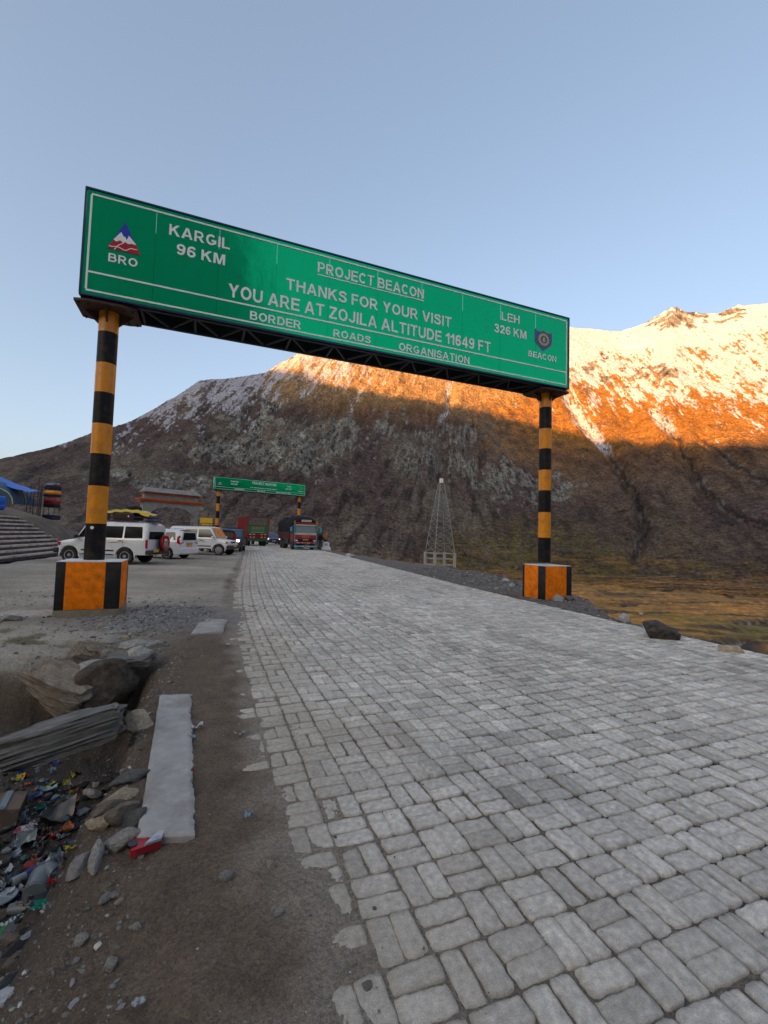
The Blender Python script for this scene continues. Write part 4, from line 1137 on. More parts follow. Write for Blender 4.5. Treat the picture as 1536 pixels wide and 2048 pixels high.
def box_suv(name, label, loc, rz, mat, spare=None, decals='wine', glass=None, rack=True, tail=True, group=None):
    """long-wheelbase boxy people carrier"""
    root = empty(name, loc, rz); tag(root, label, 'car', group)
    s = CarShape(4.10, 1.74, 1.90, 1.10, 1.03, 1.75, 1.22, .82, -1.90, -2.0, (1.45, -1.10), .355, sill=.42, tumble=.13)
    glass = glass or M_glass
    s.body('body', mat, root)
    for wx in s.wheels:
        for sd in (1, -1): wheel(root, wx, sd * .77, .355, .22, sd)
    zt = 1.70
    for sd in (1, -1):
        s.pane(-1.86, -1.02, 1.17, zt, sd, 'side_window', glass, root, x0t=-1.80)
        s.pane(-.94, -.10, 1.17, zt, sd, 'side_window', glass, root)
        s.pane(0.0, 1.10, 1.17, zt, sd, 'side_window', glass, root, x1t=.78)
        y = sd * (s.half_w(0) + .008)
        d = MB()
        if decals == 'wine':
            d.prism([(1.2, y, .98), (.4, y, .99), (-.9, y, .93), (-.35, y, .955), (.4, y, 1.005)], (0, -sd * .006, 0)).prism([(-.4, y, .96), (-1.3, y, .99), (-.5, y, .985)], (0, -sd * .006, 0))
            d.build('side_decal', M_wine, root)
        else:
            d.prism([(1.7, y, 1.02), (.3, y, 1.035), (-2.0, y, 1.04), (-2.0, y, 1.06), (.3, y, 1.055)], (0, -sd * .006, 0)); d.build('side_decal', M_copper, root)
            d = MB()
            for xo in (0, -.36, -.72):
                d.prism([(.62 + xo, y, .86), (.25 + xo, y, .99), (.02 + xo, y, .99), (.30 + xo, y, .90)], (0, -sd * .006, 0))
            d.build('side_decal', M_greydecal, root)
        MB().box((.16, sd * .868, .60), (1.5, .025, .07), bevel=.008).build('door_strip', M_clad, root)
        for hx in (.12, -.85): MB().box((hx, sd * .875, 1.05), (.17, .03, .035), bevel=.01).build('door_handle', M_clad, root)
        m = MB()
        for gx in (-.05, -.98): m.box((gx, sd * .874, .80), (.012, .006, .62))
        m.build('door_seam', M_clad, root)
        MB().box((1.08, sd * 1.0, 1.20), (.12, .20, .15), bevel=.03).build('mirror', M_clad if decals == 'wine' else mat, root)
        MB().box((.17, sd * .80, .43), (1.4, .16, .05), bevel=.015).build('footboard', M_clad, root)
        # front lamps, tail lamps
        MB().box((1.98, sd * .62, .86), (.12, .30, .17), bevel=.03).build('headlamp', M_lampw, root)
        MB().box((1.96, sd * .80, .86), (.14, .10, .15), bevel=.02).build('indicator', M_lampo if decals != 'wine' else M_lampr, root)
        MB().box((-2.03, sd * .79, .92), (.07, .11, .40), bevel=.015).build('tail_lamp', M_lampr, root)
    s.cross(1.23, 1.14, .84, 1.80, .74, .64, 'windscreen', M_glassb if decals == 'wine' else M_glasst, root, out=.02)
    s.cross(-2.058, 1.14, -2.025, 1.72, .66, .58, 'rear_window', glass, root, out=.012)
    MB().box((2.02, 0, .86), (.05, .88, .17), bevel=.015).build('grille', M_chrome, root)
    MB().box((2.045, 0, .86), (.03, .60, .09)).build('grille_insert', M_clad, root)
    MB().box((2.09, 0, .56), (.22, 1.74, .24), bevel=.05).build('front_bumper', M_clad, root)
    MB().box((2.21, 0, .62), (.02, .46, .11)).build('number_plate', M_plate, root)
    MB().box((-2.12, 0, .55), (.22, 1.70, .20), bevel=.05).build('rear_bumper', M_clad, root)
    MB().box((-2.245, .35 if spare else 0, .62), (.02, .42, .12)).build('number_plate', M_plate, root)
    MB().box((-2.058, 0, 1.10), (.01, .012, .06)).build('door_lock', M_clad, root)
    if spare:
        e = empty('spare_wheel', (-2.24, -.30, .98)); e.parent = root
        MB().lathe([(.2, -.10), (.33, -.10), (.36, -.05), (.36, .05)], axis='X', seg=28).lathe([(.36, .05), (.36, .0)], axis='X', seg=28).build('tyre', M_tyre, e, smooth=40)
        MB().lathe([(.345, .02), (.365, -.03), (.345, -.11), (.22, -.125), (.20, -.10)], axis='X', seg=28).build('wheel_cover', M_lampr, e, smooth=40)
        m = MB().lathe([(.20, -.105), (.19, -.115), (.05, -.13), (0, -.13)], axis='X', seg=20)
        for k in range(3):
            a = k * 2.094 + .5
            m.bar((-.135, .05 * math.cos(a), .05 * math.sin(a)), (-.125, .21 * math.cos(a), .21 * math.sin(a)), .06, .02)
        m.build('rim', M_alloy, e, smooth=40)
        MB().box((-2.15, -.30, .98), (.2, .10, .12)).build('spare_bracket', M_clad, root)
    if rack: roof_rack(root, -1.85, .65, .62, 1.93)
    # black arch lips
    for wx in s.wheels:
        for sd in (1, -1):
            m = MB(); P = []
            for a in np.linspace(-.12, math.pi + .12, 15):
                P.append([(wx + rr * math.cos(a), sd * yy, .355 + rr * math.sin(a)) for rr, yy in ((.43, .872), (.475, .885), (.49, .872))])
            m.grid(P); m.build('wheel_arch', mat, root, smooth=50)
    return root

box_suv('parked_suv', 'white boxy suv with red covered spare wheel and loaded roof rack', (-12.62, 20.9, 0), R(178), M_carwhite, spare=True)
box_suv('parked_suv', 'white boxy suv facing the road, with tan windscreen and empty roof rack', (-12.2, 30.4, 0), R(-5), M_carwhite, decals='copper')

def mpv(name, label, loc, rz, mat, H=1.66, L=4.35, glass=None, front_lit=False, red=True):
    root = empty(name, loc, rz); tag(root, label, 'car')
    s = CarShape(L, 1.73, H, .98, .88, L / 2 - .55, L / 2 - 1.0, L / 2 - 1.75, -L / 2 + .45, -L / 2, (L / 2 - .85, -L / 2 + .78), .32, sill=.27, tumble=.18, nose_drop=.12)
    s.body('body', mat, root)
    glass = glass or M_glass
    for wx in s.wheels:
        for sd in (1, -1): wheel(root, wx, sd * .77, .32, .2, sd, spokes=5)
    zt = H - .15
    for sd in (1, -1):
        s.pane(-L / 2 + .30, -L / 2 + .95, 1.04, zt - .03, sd, 'side_window', glass, root, x0t=-L / 2 + .42)
        s.pane(-L / 2 + 1.02, -L / 2 + 1.75, 1.04, zt, sd, 'side_window', glass, root)
        s.pane(-L / 2 + 1.84, s.cowl_x - .12, 1.04, zt, sd, 'side_window', glass, root, x1t=s.roof_x + .02)
        MB().box((s.cowl_x - .1, sd * .96, 1.08), (.12, .18, .13), bevel=.03).build('mirror', mat, root)
        MB().box((L / 2 - .14, sd * .63, .72), (.16, .34, .15), bevel=.04).build('headlamp', M_lit if front_lit else M_lampw, root)
        if red:
            MB().prism([(-L / 2 - .015, sd * .86, .82), (-L / 2 - .015, sd * .58, .90), (-L / 2 + .0, sd * .58, .98), (-L / 2 + .02, sd * .70, 1.02), (-L / 2 + .08, sd * .79, 1.30), (-L / 2 + .16, sd * .845, 1.22), (-L / 2 + .16, sd * .88, .90)], (.05, 0, 0)).build('tail_lamp', M_lampr, root)
        else:
            MB().box((-L / 2 + .02, sd * .78, .95), (.06, .12, .3), bevel=.02).build('tail_lamp', M_lampr, root)
        for hx in (-L / 2 + 1.9, -L / 2 + 1.1): MB().box((hx, sd * .872, .93), (.16, .03, .03), bevel=.008).build('door_handle', mat, root)
    s.cross(s.cowl_x + .02, 1.02, s.roof_x + .03, H - .10, .72, .58, 'windscreen', M_glassb, root, out=.022)
    s.cross(-L / 2 - .0, 1.06, -L / 2 + .02, H - .20, .64, .56, 'rear_window', glass, root, out=.02)
    MB().box((-L / 2 + .10, 0, H - .045), (.32, 1.15, .035), bevel=.012).build('spoiler', mat, root)
    MB().box((-L / 2 - .03, 0, .47), (.16, 1.66, .34), bevel=.06).build('rear_bumper', mat, root)
    MB().box((-L / 2 - .03, 0, .90), (.03, .60, .045), bevel=.01).build('tailgate_trim', M_chrome, root)
    MB().box((-L / 2 - .025, 0, .78), (.03, .48, .12)).build('number_plate', M_plate, root)
    MB().box((L / 2 - .02, 0, .46), (.14, 1.62, .32), bevel=.06).build('front_bumper', mat, root)
    MB().box((L / 2 - .03, 0, .72), (.06, .80, .13), bevel=.02).build('grille', M_clad, root)
    MB().box((L / 2 + .055, 0, .50), (.02, .46, .11)).build('number_plate', M_lampw, root)
    return root
mpv('parked_mpv', 'white rounded people carrier with big red tail lamps, between two boxy suvs', (-13.0, 25.3, 0), R(172), M_carwhite)

def jeep(name, label, loc, rz, mat, front_lit=False, back_red=False):
    root = empty(name, loc, rz); tag(root, label, 'car')
    s = CarShape(4.1, 1.76, 1.82, 1.08, 1.06, 1.7, .82, .45, -1.85, -2.0, (1.3, -1.25), .37, sill=.42, tumble=.09)
    s.body('body', mat, root)
    for wx in s.wheels:
        for sd in (1, -1): wheel(root, wx, sd * .78, .37, .23, sd)
    for sd in (1, -1):
        s.pane(-1.86, -1.05, 1.15, 1.66, sd, 'side_window', M_glass, root)
        s.pane(-.95, -.22, 1.15, 1.66, sd, 'side_window', M_glass, root)
        s.pane(-.12, .74, 1.15, 1.66, sd, 'side_window', M_glass, root, x1t=.46)
        MB().box((.72, sd * 1.0, 1.18), (.12, .2, .16), bevel=.03).build('mirror', M_clad, root)
        MB().box((2.0, sd * .62, .88), (.12, .26, .2), bevel=.05).build('headlamp', M_lit if front_lit else M_lampw, root)
        MB().box((-2.03, sd * .80, 1.16 if back_red else .95), (.08, .16, .62 if back_red else .35), bevel=.03).build('tail_lamp', M_lampr, root)
        MB().box((0, sd * .89, .62), (1.7, .04, .16), bevel=.01).build('side_cladding', M_clad, root)
    s.cross(.84, 1.12, .47, 1.74, .76, .70, 'windscreen', M_glassb, root, out=.02)
    s.cross(-2.06, 1.16, -2.03, 1.66, .66, .62, 'rear_window', M_glasst if back_red else M_glass, root, out=.012)
    MB().box((2.04, 0, .88), (.06, .85, .24), bevel=.02).build('grille', M_clad, root)
    MB().box((2.14, 0, .55), (.2, 1.72, .24), bevel=.05).build('front_bumper', M_clad, root)
    MB().box((2.25, 0, .60), (.02, .45, .11)).build('number_plate', M_plate if back_red else M_lampw, root)
    MB().box((-2.12, 0, .57), (.2, 1.70, .24), bevel=.05).build('rear_bumper', M_clad, root)
    MB().box((-2.08, 0, .86), (.03, .48, .14)).build('number_plate', M_plate, root)
    roof_rack(root, -1.7, .2, .6, 1.82, h=.05, cross=3) if not back_red else None
    return root
jeep('parked_jeep', 'navy suv seen from behind with tall red tail lamps, beside the white suv bonnet', (-12.9, 34.6, 0), R(125), M_carnavy, back_red=True)
jeep('dark_suv', 'dark blue suv facing the camera with lit headlamps, left of the red truck', (-12.45, 36.9, 0), R(-78), M_carslate, front_lit=True)
mpv('approaching_car', 'small dark blue car far off on the road between the two trucks', (-15.6, 62.5, 0), R(-68), M_carslate, H=1.55, L=4.2, front_lit=True, red=False)

M_trred = paint('truck_red_paint', (0.30, 0.012, 0.014), 0.45, var=0.15, dirt=(0.14, 0.07, 0.05), dirt_amt=0.5)
M_trdark = paint('truck_dark_red', (0.085, 0.010, 0.013), 0.55, var=0.25, dirt=(0.09, 0.06, 0.045), dirt_amt=0.6)
M_tarp = paint('black_tarpaulin', (0.008, 0.009, 0.012), 0.75, spec=0.15, var=0.4, dirt=(0.035, 0.033, 0.03), dirt_amt=0.4, bump=0.03, bscale=6)
M_teal = paint('turquoise_paint', (0.06, 0.36, 0.40), 0.45, var=0.12, dirt=(0.2, 0.2, 0.18), dirt_amt=0.3)
M_trgreen = paint('truck_green_paint', (0.012, 0.16, 0.06), 0.5, var=0.15, dirt=(0.1, 0.1, 0.07), dirt_amt=0.4)
M_wind = paint('pale_windscreen', (0.13, 0.16, 0.15), 0.08, var=0.15, scale=1.5, spec=0.7)
M_orange = paint('orange_decal', (0.65, 0.22, 0.01), 0.5)
M_cream = paint('cream_lettering', (0.6, 0.56, 0.45), 0.5)
M_panel = paint('faded_painted_panel', (0.13, 0.12, 0.085), 0.6, var=0.6, scale=2.5, dirt=(0.06, 0.10, 0.09), dirt_amt=0.6)
M_skin = paint('skin', (0.22, 0.115, 0.07), 0.6, var=0.08)
M_cloth_dk = paint('dark_brown_cloth', (0.035, 0.026, 0.024), 0.9, var=0.3)
M_cloth_gr = paint('grey_brown_cloth', (0.12, 0.10, 0.085), 0.9, var=0.3)
M_cloth_bl = paint('blue_cloth', (0.03, 0.06, 0.17), 0.9, var=0.3)
M_cloth_bk = paint('black_cloth', (0.012, 0.012, 0.014), 0.9, var=0.3)
M_hair = paint('black_hair', (0.012, 0.010, 0.009), 0.6, var=0.2)

def truck_front():
    root = empty('goods_truck', (-7.6, 43.6, 0), R(-66)); tag(root, 'oncoming goods truck with black tarpaulin, red front and orange moustache', 'truck')
    # forward = +x; front face at x = 0
    # cab
    m = MB(); m.prism([(-.0, -1.16, .95), (0, -1.16, 1.62), (-.12, -1.16, 2.52), (-1.7, -1.16, 2.58), (-1.7, -1.16, .72), (-.9, -1.16, .72), (-.35, -1.16, .72)], (0, 2.32, 0))
    m.build('cab', M_trdark, root)
    MB().prism([(.012, -1.0, 1.66), (.012, 1.0, 1.66), (-.105, .98, 2.38), (-.105, -.98, 2.38)], (.012, 0, .0)).build('windscreen', M_wind, root)
    MB().box((.02, 0, 1.575), (.03, 2.10, .17)).build('cream_band', M_cream, root)
    m = MB(); rs = random.Random(3)
    for k in range(26):
        y = -.92 + k * .074
        if rs.random() < .8: m.box((.04, y, 1.575 + rs.uniform(-.02, .02)), (.008, rs.uniform(.02, .05), rs.uniform(.03, .09)))
    m.build('painted_writing', M_cloth_bk, root)
    MB().box((.0, 0, 2.44), (.05, 2.06, .10)).build('cream_visor', M_cream, root)
    MB().box((.03, 0, 1.30), (.05, 2.16, .38), bevel=.015).build('red_panel', M_trred, root)
    m = MB()
    for k in range(9): m.box((.06, -.36 + k * .09, 1.38), (.01, .05, .035)); m.box((.06, -.36 + k * .09, 1.27), (.01, .055, .05)) if k % 2 else None
    m.build('painted_writing', M_cream, root)
    MB().box((.0, 0, .98), (.07, 2.14, .30), bevel=.015).build('grille', M_cloth_bk, root)
    # moustache
    ms = [(-.34, .05), (-.28, -.03), (-.16, -.06), (-.05, -.02), (0, -.04), (.05, -.02), (.16, -.06), (.28, -.03), (.34, .05), (.26, .02), (.19, .07), (.10, .10), (.03, .07), (0, .05), (-.03, .07), (-.10, .10), (-.19, .07), (-.26, .02)]
    MB().prism([(.042, y, 1.00 + z) for y, z in ms], (.012, 0, 0)).build('moustache', M_orange, root)
    for sd in (1, -1):
        MB().box((.045, sd * .90, .92), (.05, .26, .14), bevel=.03).build('headlamp', M_lampw, root)
        MB().box((.05, sd * .90, 1.09), (.03, .22, .06)).build('indicator', M_trred, root)
        MB().box((.01, sd * 1.09, 1.62), (.09, .06, 1.75)).build('corner_post', M_teal, root)
        MB().box((-.02, sd * 1.10, 2.68), (.07, .08, .34)).build('post_tip', M_orange, root)
        MB().box((-.75, sd * 1.165, 1.95), (.85, .012, .62)).build('side_window', M_glass, root)
        MB().box((-.75, sd * 1.17, 1.25), (.95, .012, .66)).build('door', M_trred, root)
        m = MB(); m.tube([(-.05, sd * 1.16, 2.35), (.18, sd * 1.45, 2.25), (.18, sd * 1.45, 1.75), (-.05, sd * 1.16, 1.7)], .016, 6); m.box((.20, sd * 1.46, 2.0), (.05, .20, .42), bevel=.02)
        m.build('mirror', M_teal, root)
    # bumper bands
    MB().box((.06, 0, .70), (.16, 2.22, .20), bevel=.03).build('upper_bumper', M_trred, root)
    m = MB()
    for y, w in ((-.75, .3), (-.35, .18), (.3, .3), (.85, .16)): m.box((.15, y, .70 + .02), (.012, w, .05))
    m.build('white_stripe', M_cream, root)
    m = MB(); m.box((.15, -.05, .73), (.014, .45, .045)); m.build('turquoise_stripe', M_teal, root)
    MB().box((.10, .0, .36), (.18, 2.24, .17), bevel=.03).build('lower_bumper', M_teal, root)
    MB().box((.20, .0, .36), (.012, .62, .13)).build('cream_plate', M_cream, root)
    MB().box((.21, .0, .36), (.012, .42, .08)).build('number_plate', M_trred, root)
    # sign board over the cab
    MB().box((-.06, 0, 2.63), (.05, 2.1, .14)).build('cab_visor', M_trred, root)
    MB().box((-.03, .05, 2.86), (.05, .98, .19)).build('cab_signboard', M_cream, root)
    m = MB()
    for k in range(9): m.box((.0, -.36 + k * .1, 2.86), (.008, .055, .06))
    m.build('painted_writing', M_trred, root)
    # person shape at the wheel lies behind the glass: seat backs
    MB().box((-.9, -.55, 1.75), (.2, .5, .7), bevel=.08).build('seat', M_cloth_bk, root)
    # load body with tarpaulin
    MB().box((-4.6, 0, 1.55), (5.6, 2.42, .95), bevel=.02).build('load_body', M_trdark, root)
    m = MB()
    for k in range(8):
        for sd in (1, -1): m.box((-2.0 - k * .74, sd * 1.225, 1.55), (.07, .05, .97))
    m.build('body_rib', M_trdark, root)
    P = []
    n = 22; rs = random.Random(9)
    for i in range(n + 1):
        x = -.55 - 6.9 * i / n; row = []
        front = max(0, 1 - i / 3.0)
        for k in range(15):
            a = -1 + 2 * k / 14
            y = 1.28 * math.copysign(min(1, abs(a) * 1.42), a)
            z = (3.24 - .30 * max(0, abs(a) - .15) ** 1.2) if abs(a) < .70 else 2.82 - (abs(a) - .70) / .30 * (1.05 if k not in (0, 14) else 1.05)
            sag = .07 * math.sin(i * 1.7) + rs.uniform(-.045, .045)
            z += sag * (1.0 if abs(a) < .7 else .3) + .12 * math.sin(i * .55 + a) * (abs(a) < .7)
            y += rs.uniform(-.03, .05) * (1 if a > 0 else -1) * (abs(a) > .5)
            if front and abs(a) < .75: z -= .30 * front
            row.append((x, y, z))
        P.append(row)
    m = MB(); m.grid(P); m.poly([p for p in P[0]]); m.poly([p for p in P[-1]][::-1])
    m.build('tarpaulin', M_tarp, root, smooth=50)
    MB().box((-4.2, 0, .95), (6.2, .8, .25)).build('chassis', M_clad, root)
    for wx, sp in ((-1.15, .98), (-5.2, .92), (-6.35, .92)):
        for sd in (1, -1): wheel(root, wx, sd * sp, .50, .28 if wx > -2 else .5, sd, spokes=8, rim=M_trdark)
    for sd in (1, -1): MB().box((-3.2, sd * 1.05, .78), (1.6, .3, .5), bevel=.05).build('tool_box', M_clad, root)
    return root
truck_front()

def truck_rear():
    root = empty('container_truck', (-14.6, 51.8, 0), R(117)); tag(root, 'parked red container truck seen from behind, with green slatted tailboard', 'truck')
    # rear face at x = 0, forward = +x
    m = MB(); m.box((3.4, 0, 2.25), (6.8, 2.40, 2.35)); m.build('container', M_trdark, root)
    for sd in (1, -1):
        m = MB()
        for k in range(22): m.box((.2 + k * .31, sd * 1.215, 2.25), (.12, .05, 2.2))
        m.build('corrugation', M_trred, root)
    m = MB(); m.box((-.03, 0, 3.40), (.10, 2.48, .09)); m.box((-.03, 1.2, 2.3), (.10, .09, 2.2)); m.box((-.03, -1.2, 2.3), (.10, .09, 2.2)); m.build('rear_frame', M_trred, root)
    MB().box((-.01, 0, 2.86), (.05, 2.2, .92)).build('painted_panel', M_panel, root)
    MB().box((-.03, 0, 1.92), (.06, 2.36, .82)).build('tailboard', M_trgreen, root)
    m = MB(); g = MB(); c = MB()
    for k in range(7):
        y = -.66 + k * .22
        m.cyl((-.09, y, 1.68), (-.09, y, 2.02), .055, .05, seg=10); g.cyl((-.09, y, 2.02), (-.09, y, 2.28), .05, .02, seg=10); c.box((-.10, y, 1.60), (.06, .13, .07))
    m.build('slat', paint('pale_green_paint', (.10, .30, .16), .5), root); g.build('slat_tip', M_orange, root); c.build('slat_foot', M_cream, root)
    MB().box((-.05, 0, 1.36), (.1, 2.4, .22)).build('red_beam', M_trred, root)
    MB().box((-.08, 0, 1.02), (.1, 2.3, .30), bevel=.02).build('rear_bumper', M_trred, root)
    m = MB()
    for y in (-.85, -.45, .45, .85): m.box((-.14, y, 1.36), (.02, .24, .10)); m.box((-.15, y, 1.03), (.02, .2, .10))
    m.build('painted_writing', M_cream, root)
    MB().box((-.15, 0, 1.04), (.02, .5, .13)).build('number_plate', M_trdark, root)
    for sd in (1, -1): MB().box((-.15, sd * 1.0, 1.03), (.03, .2, .16)).build('tail_lamp', M_lampr, root)
    MB().box((-.02, 0, .72), (.06, 2.2, .25)).build('mud_guard', M_trgreen, root)
    MB().box((3.4, 0, .95), (6.6, .8, .22)).build('chassis', M_clad, root)
    MB().box((7.75, 0, 1.75), (1.6, 2.3, 2.1), bevel=.1).build('cab', M_trred, root)
    for wx in (1.1, 2.25, 7.6):
        for sd in (1, -1): wheel(root, wx, sd * .92, .50, .5 if wx < 5 else .28, sd, spokes=8, rim=M_trdark)
    return root
truck_rear()

# yellow warning flags hanging at the container truck's rear corners are its own parts; people by the oncoming truck
def person(label, loc, rz, joints, coat, trousers, hood=None, scale=1.0):
    """one continuous skinned body from a joint table, with head, hair and clothing as children"""
    root = empty('person', loc, rz); tag(root, label, 'person')
    J = joints
    def skin(name, chain, edges, mat):
        me = bpy.data.meshes.new(name); names = [k_ for k_ in chain if k_[0] != '_']
        me.from_pydata([Vector(chain[n][:3]) * scale for n in names], [(names.index(a), names.index(b)) for a, b in edges], [])
        o = link_mesh(name, me, mat, root)
        md = o.modifiers.new('skin', 'SKIN')
        for i, n in enumerate(names):
            r = chain[n][3] * scale; v = me.skin_vertices[0].data[i]; v.radius = (r, r * (chain[n][4] if len(chain[n]) > 4 else 1)); v.use_root = (i == 0)
        o.modifiers.new('sub', 'SUBSURF').levels = 2; o.modifiers['sub'].render_levels = 2
        return o
    E = [('pelvis', 'waist'), ('waist', 'chest'), ('chest', 'neck')]
    for s_ in 'lr':
        E += [('chest', 'sho_' + s_), ('sho_' + s_, 'elb_' + s_), ('elb_' + s_, 'wri_' + s_), ('pelvis', 'hip_' + s_), ('hip_' + s_, 'kne_' + s_), ('kne_' + s_, 'ank_' + s_), ('ank_' + s_, 'toe_' + s_)]
    body = skin('body', J, E, coat)
    # trousers over the legs
    tj = {k: (*J[k][:3], J[k][3] * 1.12) for k in ('pelvis', 'hip_l', 'hip_r', 'kne_l', 'kne_r', 'ank_l', 'ank_r')}
    skin('trousers', tj, [('pelvis', 'hip_l'), ('pelvis', 'hip_r'), ('hip_l', 'kne_l'), ('hip_r', 'kne_r'), ('kne_l', 'ank_l'), ('kne_r', 'ank_r')], trousers)
    hx, hy, hz = [c * scale for c in J['head'][:3]] if 'head' in J else (0, 0, 0)
    nx, ny, nz = [c * scale for c in J['neck'][:3]]
    hx, hy, hz = nx + J.get('_h', (0, 0.03, .14))[0], ny + J.get('_h', (0, .03, .14))[1], nz + J.get('_h', (0, .03, .14))[2]
    m = MB(); r = bmesh.ops.create_icosphere(m.bm, subdivisions=3, radius=1)
    for v in r['verts']:
        c = v.co; y, z = c.y, c.z
        w = .078 * (1 - .22 * max(0, -z)); c.x *= w; c.y *= .098; c.z *= .118
        if y > .8 and abs(v.co.x) < .03: c.y += .018 * math.exp(-((z + .1) / .18) ** 2)
    bmesh.ops.translate(m.bm, vec=(hx, hy, hz), verts=m.bm.verts[:])
    for sd in (1, -1): m.box((hx + sd * .08, hy, hz), (.02, .04, .06), bevel=.008)
    m.cyl((nx, ny, nz - .02), (hx, hy - .02, hz - .06), .055, seg=12)
    m.build('head', M_skin, root, smooth=60)
    m = MB()
    for sd in (1, -1): m.box((hx + sd * .032, hy + .093, hz + .015), (.024, .01, .01))
    m.box((hx, hy + .092, hz - .06), (.045, .01, .008)); m.build('face_feature', M_hair, root)
    m = MB(); r = bmesh.ops.create_icosphere(m.bm, subdivisions=3, radius=1)
    for v in r['verts']:
        c = v.co; c.x *= .087; c.y *= .108; c.z *= .125
        if c.y > .03 and c.z < .05: c.y = .03 - c.y * .1
        c.y -= .012; c.z += .014; c.z = max(c.z, -.05)
    bmesh.ops.translate(m.bm, vec=(hx, hy, hz), verts=m.bm.verts[:])
    m.build('hair' if hood is None else 'hood', M_hair if hood is None else hood, root, smooth=60)
    for s_ in 'lr':
        w = Vector(J['wri_' + s_][:3]) * scale; e = Vector(J['elb_' + s_][:3]) * scale; d = (w - e).normalized()
        side = Vector((0, 0, 1)).cross(d) if abs(d.z) < .9 else Vector((0, 1, 0))
        side.normalize(); m = MB()
        m.cyl(w, w + d * .085, .03, .038, seg=10)
        for k, (ln, off) in enumerate(((.055, -.03), (.068, -.01), (.064, .011), (.05, .03))):
            a = w + d * .08 + side * off; b = a + d * ln * .55; c = b + (d * .7 + side.cross(d) * .5).normalized() * ln * .5
            m.cyl(a, b, .0095, .009, seg=7); m.cyl(b, c, .009, .007, seg=7)
        a = w + d * .03 + side * -.035; m.cyl(a, a + (d * .7 - side * .7).normalized() * .055, .011, .008, seg=7)
        m.build('hand', M_skin, root, smooth=60)
        t = Vector(J['toe_' + s_][:3]) * scale; an = Vector(J['ank_' + s_][:3]) * scale
        MB().box(((t.x + an.x) / 2, (t.y + an.y) / 2, .045), (.095, .26, .085), bevel=.03).build('shoe', M_clad, root, smooth=60)
    return root
STAND = dict(pelvis=(0, 0, .95, .15), waist=(0, .0, 1.10, .145), chest=(0, .0, 1.34, .155), neck=(0, .0, 1.50, .06), sho_l=(.19, 0, 1.42, .075), sho_r=(-.19, 0, 1.42, .075),
             elb_l=(.25, .02, 1.14, .055), elb_r=(-.25, .02, 1.14, .055), wri_l=(.20, .16, .94, .04), wri_r=(-.20, .16, .94, .04), hip_l=(.10, 0, .88, .105), hip_r=(-.10, 0, .88, .105),
             kne_l=(.11, .02, .48, .07), kne_r=(-.11, .02, .48, .07), ank_l=(.11, -.02, .09, .05), ank_r=(-.11, -.02, .09, .05), toe_l=(.12, .14, .04, .04), toe_r=(-.12, .14, .04, .04))
BEND = dict(STAND); BEND.update(waist=(0, .10, 1.08, .145), chest=(0, .30, 1.20, .155), neck=(0, .44, 1.27, .06), sho_l=(.19, .36, 1.24, .075), sho_r=(-.19, .36, 1.24, .075), elb_l=(.24, .45, .97, .055), elb_r=(-.24, .45, .97, .055), wri_l=(.16, .62, .84, .04), wri_r=(-.16, .62, .84, .04), _h=(0, .12, .06))
person('person in brown hooded shawl and pale trousers standing beside the oncoming truck', (-6.55, 46.6, 0), R(170), STAND, M_cloth_dk, M_cloth_gr, hood=M_cloth_gr)
person('person in blue jacket bending forward beside the yellow post', (-6.15, 47.6, 0), R(100), BEND, M_cloth_bl, M_cloth_bk)
person('person in dark clothes standing beside the far blue car', (-13.75, 60.2, 0), R(160), STAND, M_cloth_bk, M_cloth_dk, hood=M_cloth_dk)
p = empty('marker_post', (-6.35, 48.6, 0)); tag(p, 'yellow post with a square orange head behind the white milestone', 'post')
MB().box((0, 0, .65), (.16, .14, 1.3), bevel=.02).build('post', M_yellowp, p); MB().box((0, 0, 1.45), (.46, .12, .42), bevel=.03).build('head_plate', M_orange, p); MB().lathe([(.09, 0), (.09, .02), (0, .02)], (0, -.10, .62), axis='Y', seg=12).build('reflector', M_gold, p)
# milestone
ms = empty('milestone', (-5.75, 45.2, zat(-5.75, 45.2))); tag(ms, 'white painted milestone on a wide plinth at the road edge', 'milestone')
MB().box((0, 0, .16), (.96, .5, .34), bevel=.04, taper=(.86, .86)).build('plinth', M_whitem, ms, smooth=40)
m = MB(); m.prism([(-.32, -.12, .33), (.32, -.12, .33), (.30, -.12, .72), (.22, -.12, .84), (0, -.12, .88), (-.22, -.12, .84), (-.30, -.12, .72)], (0, .24, 0)); m.build('stone', M_whitem, ms, smooth=30)
m = MB(); m.box((0, -.125, .62), (.26, .008, .07)); m.box((0, -.125, .50), (.36, .008, .04)); m.build('painted_writing', M_greydecal, ms)

# ------------------------------------------------------------------ placing on the terrain
_PI, _RO = R(3.08), R(1.63)
def ray(x, y):
    a = (x - 768) / 890.0; b = -(y - 1024) / 890.0
    c, s = math.cos(_RO), math.sin(_RO)
    r = a * c - b * s; u = a * s + b * c
    return np.array([r, math.cos(_PI) - u * math.sin(_PI), math.sin(_PI) + u * math.cos(_PI)])
def on_ground(x, y, k0=0.8, k1=140):
    d = ray(x, y)
    ks = np.geomspace(k0, k1, 1500)
    P = np.array([0, 0, 1.6])[None] + d[None] * ks[:, None]
    g = near_height(P[:, 0].copy(), P[:, 1].copy())
    i = int(np.argmax(P[:, 2] <= g)) if (P[:, 2] <= g).any() else len(ks) - 1
    return Vector((P[i, 0], P[i, 1], g[i]))
def at_y(x, y, Y):
    d = ray(x, y); k = Y / d[1]
    return Vector((d[0] * k, Y, 1.6 + d[2] * k))

